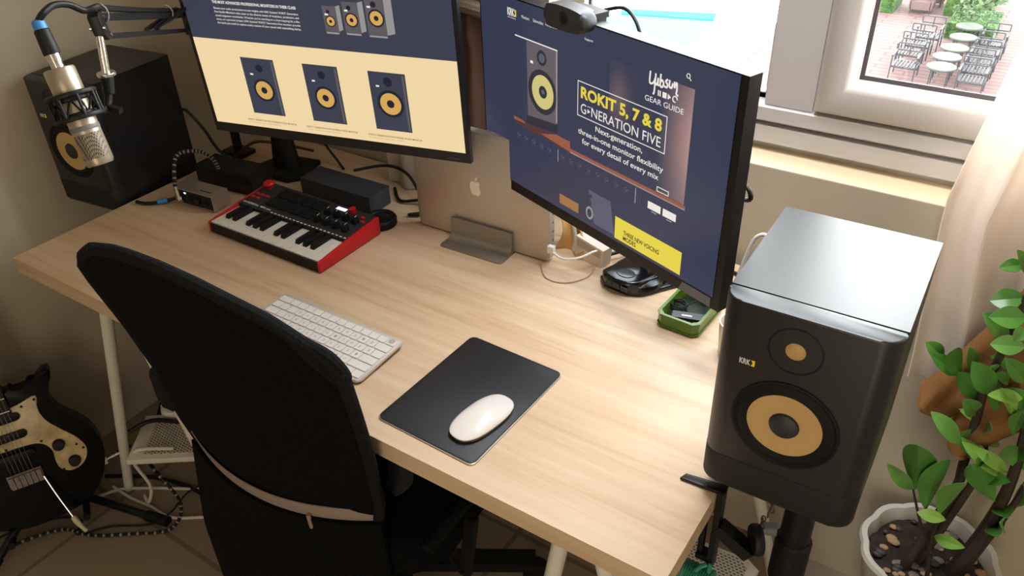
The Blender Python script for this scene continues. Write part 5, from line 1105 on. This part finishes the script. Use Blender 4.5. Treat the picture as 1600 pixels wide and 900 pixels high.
LV = [(168.0, 56.1, 22.6, 165.3, 53.5, 22.7, 0.8), (168.6, 57.3, 20.8, 166.6, 54.5, 25.4, 0.8), (169.8, 59.6, 15.7, 165.7, 58.4, 14.4, 1.3), (170.4, 54.1, 15.8, 166.1, 50.6, 16.5, 1.3), (171.8, 56.3, 9.8, 167.5, 54.6, 9.7, 1.2), (171.6, 63.0, 2.2, 168.4, 60.6, 3.7, 0.6), (173.4, 61.5, 2.2, 169.3, 59.1, 4.1, 0.9), (162.4, 59.8, 1.4, 159.4, 58.3, 4.4, 1.0), (164.9, 59.7, -0.9, 160.6, 56.1, 3.9, 1.1), (165.5, 58.7, -0.5, 163.6, 55.5, 6.7, 1.3), (166.4, 60.0, 0.6, 165.2, 58.9, 5.4, 0.9), (169.1, 60.8, -4.3, 164.7, 58.1, 0.9, 1.4), (170.0, 56.7, -0.3, 166.2, 55.6, 5.2, 1.5), (170.2, 61.8, -6.7, 166.5, 59.4, 2.9, 1.1), (171.9, 60.5, 0.2, 169.4, 56.8, 3.4, 0.8), (173.0, 60.4, -6.9, 170.1, 56.7, 2.2, 1.0), (174.0, 57.6, -4.1, 170.9, 54.2, 3.2, 0.9), (174.1, 58.0, -0.2, 169.5, 54.2, 1.2, 0.9), (172.9, 61.9, -9.9, 166.8, 60.6, -7.8, 0.9), (168.5, 55.2, -10.4, 163.2, 53.6, -4.7, 1.2), (174.3, 62.7, -14.2, 168.3, 60.4, -11.0, 1.0), (174.3, 59.6, -16.5, 168.1, 57.7, -10.9, 0.9), (175.8, 58.6, -16.8, 168.7, 56.4, -10.7, 1.1), (176.1, 57.2, -21.0, 170.8, 54.4, -12.8, 1.7), (176.3, 59.3, -16.0, 170.2, 55.5, -10.3, 0.9), (178.5, 60.1, -15.0, 174.4, 56.4, -9.0, 1.3), (178.8, 61.7, -25.2, 179.0, 57.7, -15.8, 1.1), (176.3, 60.0, -7.1, 172.5, 58.6, -1.2, 1.2), (164.4, 54.0, -22.0, 159.8, 50.1, -14.9, 1.0), (164.7, 54.0, -21.9, 163.0, 51.3, -10.1, 2.3), (167.3, 54.0, -25.4, 167.7, 52.4, -11.6, 1.9), (169.4, 54.0, -25.1, 170.9, 51.3, -14.1, 1.6), (170.5, 54.0, -25.7, 166.1, 52.8, -25.3, 0.9), (169.8, 54.0, -30.3, 174.1, 50.0, -26.1, 0.9), (170.9, 54.8, 13.7, 169.9, 51.4, 13.4, 0.8), (174.9, 57.7, -7.2, 174.7, 56.2, -1.0, 1.0), (173.5, 56.6, 3.8, 169.8, 53.3, 9.0, 1.1)]
rnd = random.Random(9)
for k in range(18):
    P_, r_ = stems[(0, 2, 3, 0, 2, 1)[k % 6]]; t_ = rnd.uniform(0.35, 1.0); q_ = spline(P_, 8); c_ = q_[int(t_*(len(q_)-1))]; an = rnd.uniform(-2.9, 0.3); L_ = rnd.uniform(5, 8.5)
    LV.append((c_.x, c_.y, c_.z, c_.x+L_*0.75*math.cos(an), c_.y+L_*0.55*math.sin(an)-0.5, c_.z+L_*rnd.uniform(0.25, 0.8), rnd.uniform(1.1, 1.6)))
rnd = random.Random(5)
CV = Vector((163.3, -59.9, 84.7))
for i, (a, b_, c, d, e_, f, w) in enumerate(LV):
    p0, p1 = Vector((a, b_, c)), Vector((d, e_, f)); t = p1-p0; L = t.length; t.normalize()
    up = Vector((0.1+rnd.uniform(-.5, .5), -0.75, 0.75)).normalized(); sd_ = t.cross(up).normalized(); nn = sd_.cross(t).normalized()
    if nn.z < 0: nn = -nn
    w2 = w*1.2
    def lf_(u, v):
        s_ = 2*u-1; wd = w2*max(0.02, math.sin(math.pi*v**1.1))**0.75 if 0 < v < 1 else 0.02
        return p0+t*(L*v)+sd_*(s_*wd)+nn*(0.35*abs(s_)*wd+0.5*math.sin(v*math.pi)*0.12*L)
    g = G(); g.grid(lf_, 6, 12, thick=0.06); g.build('leaf', LEAFL if i in (18, 20, 21, 22, 24, 32, 33, 16, 17) else (LEAF, LEAF2, LEAF)[i % 3], pp_)
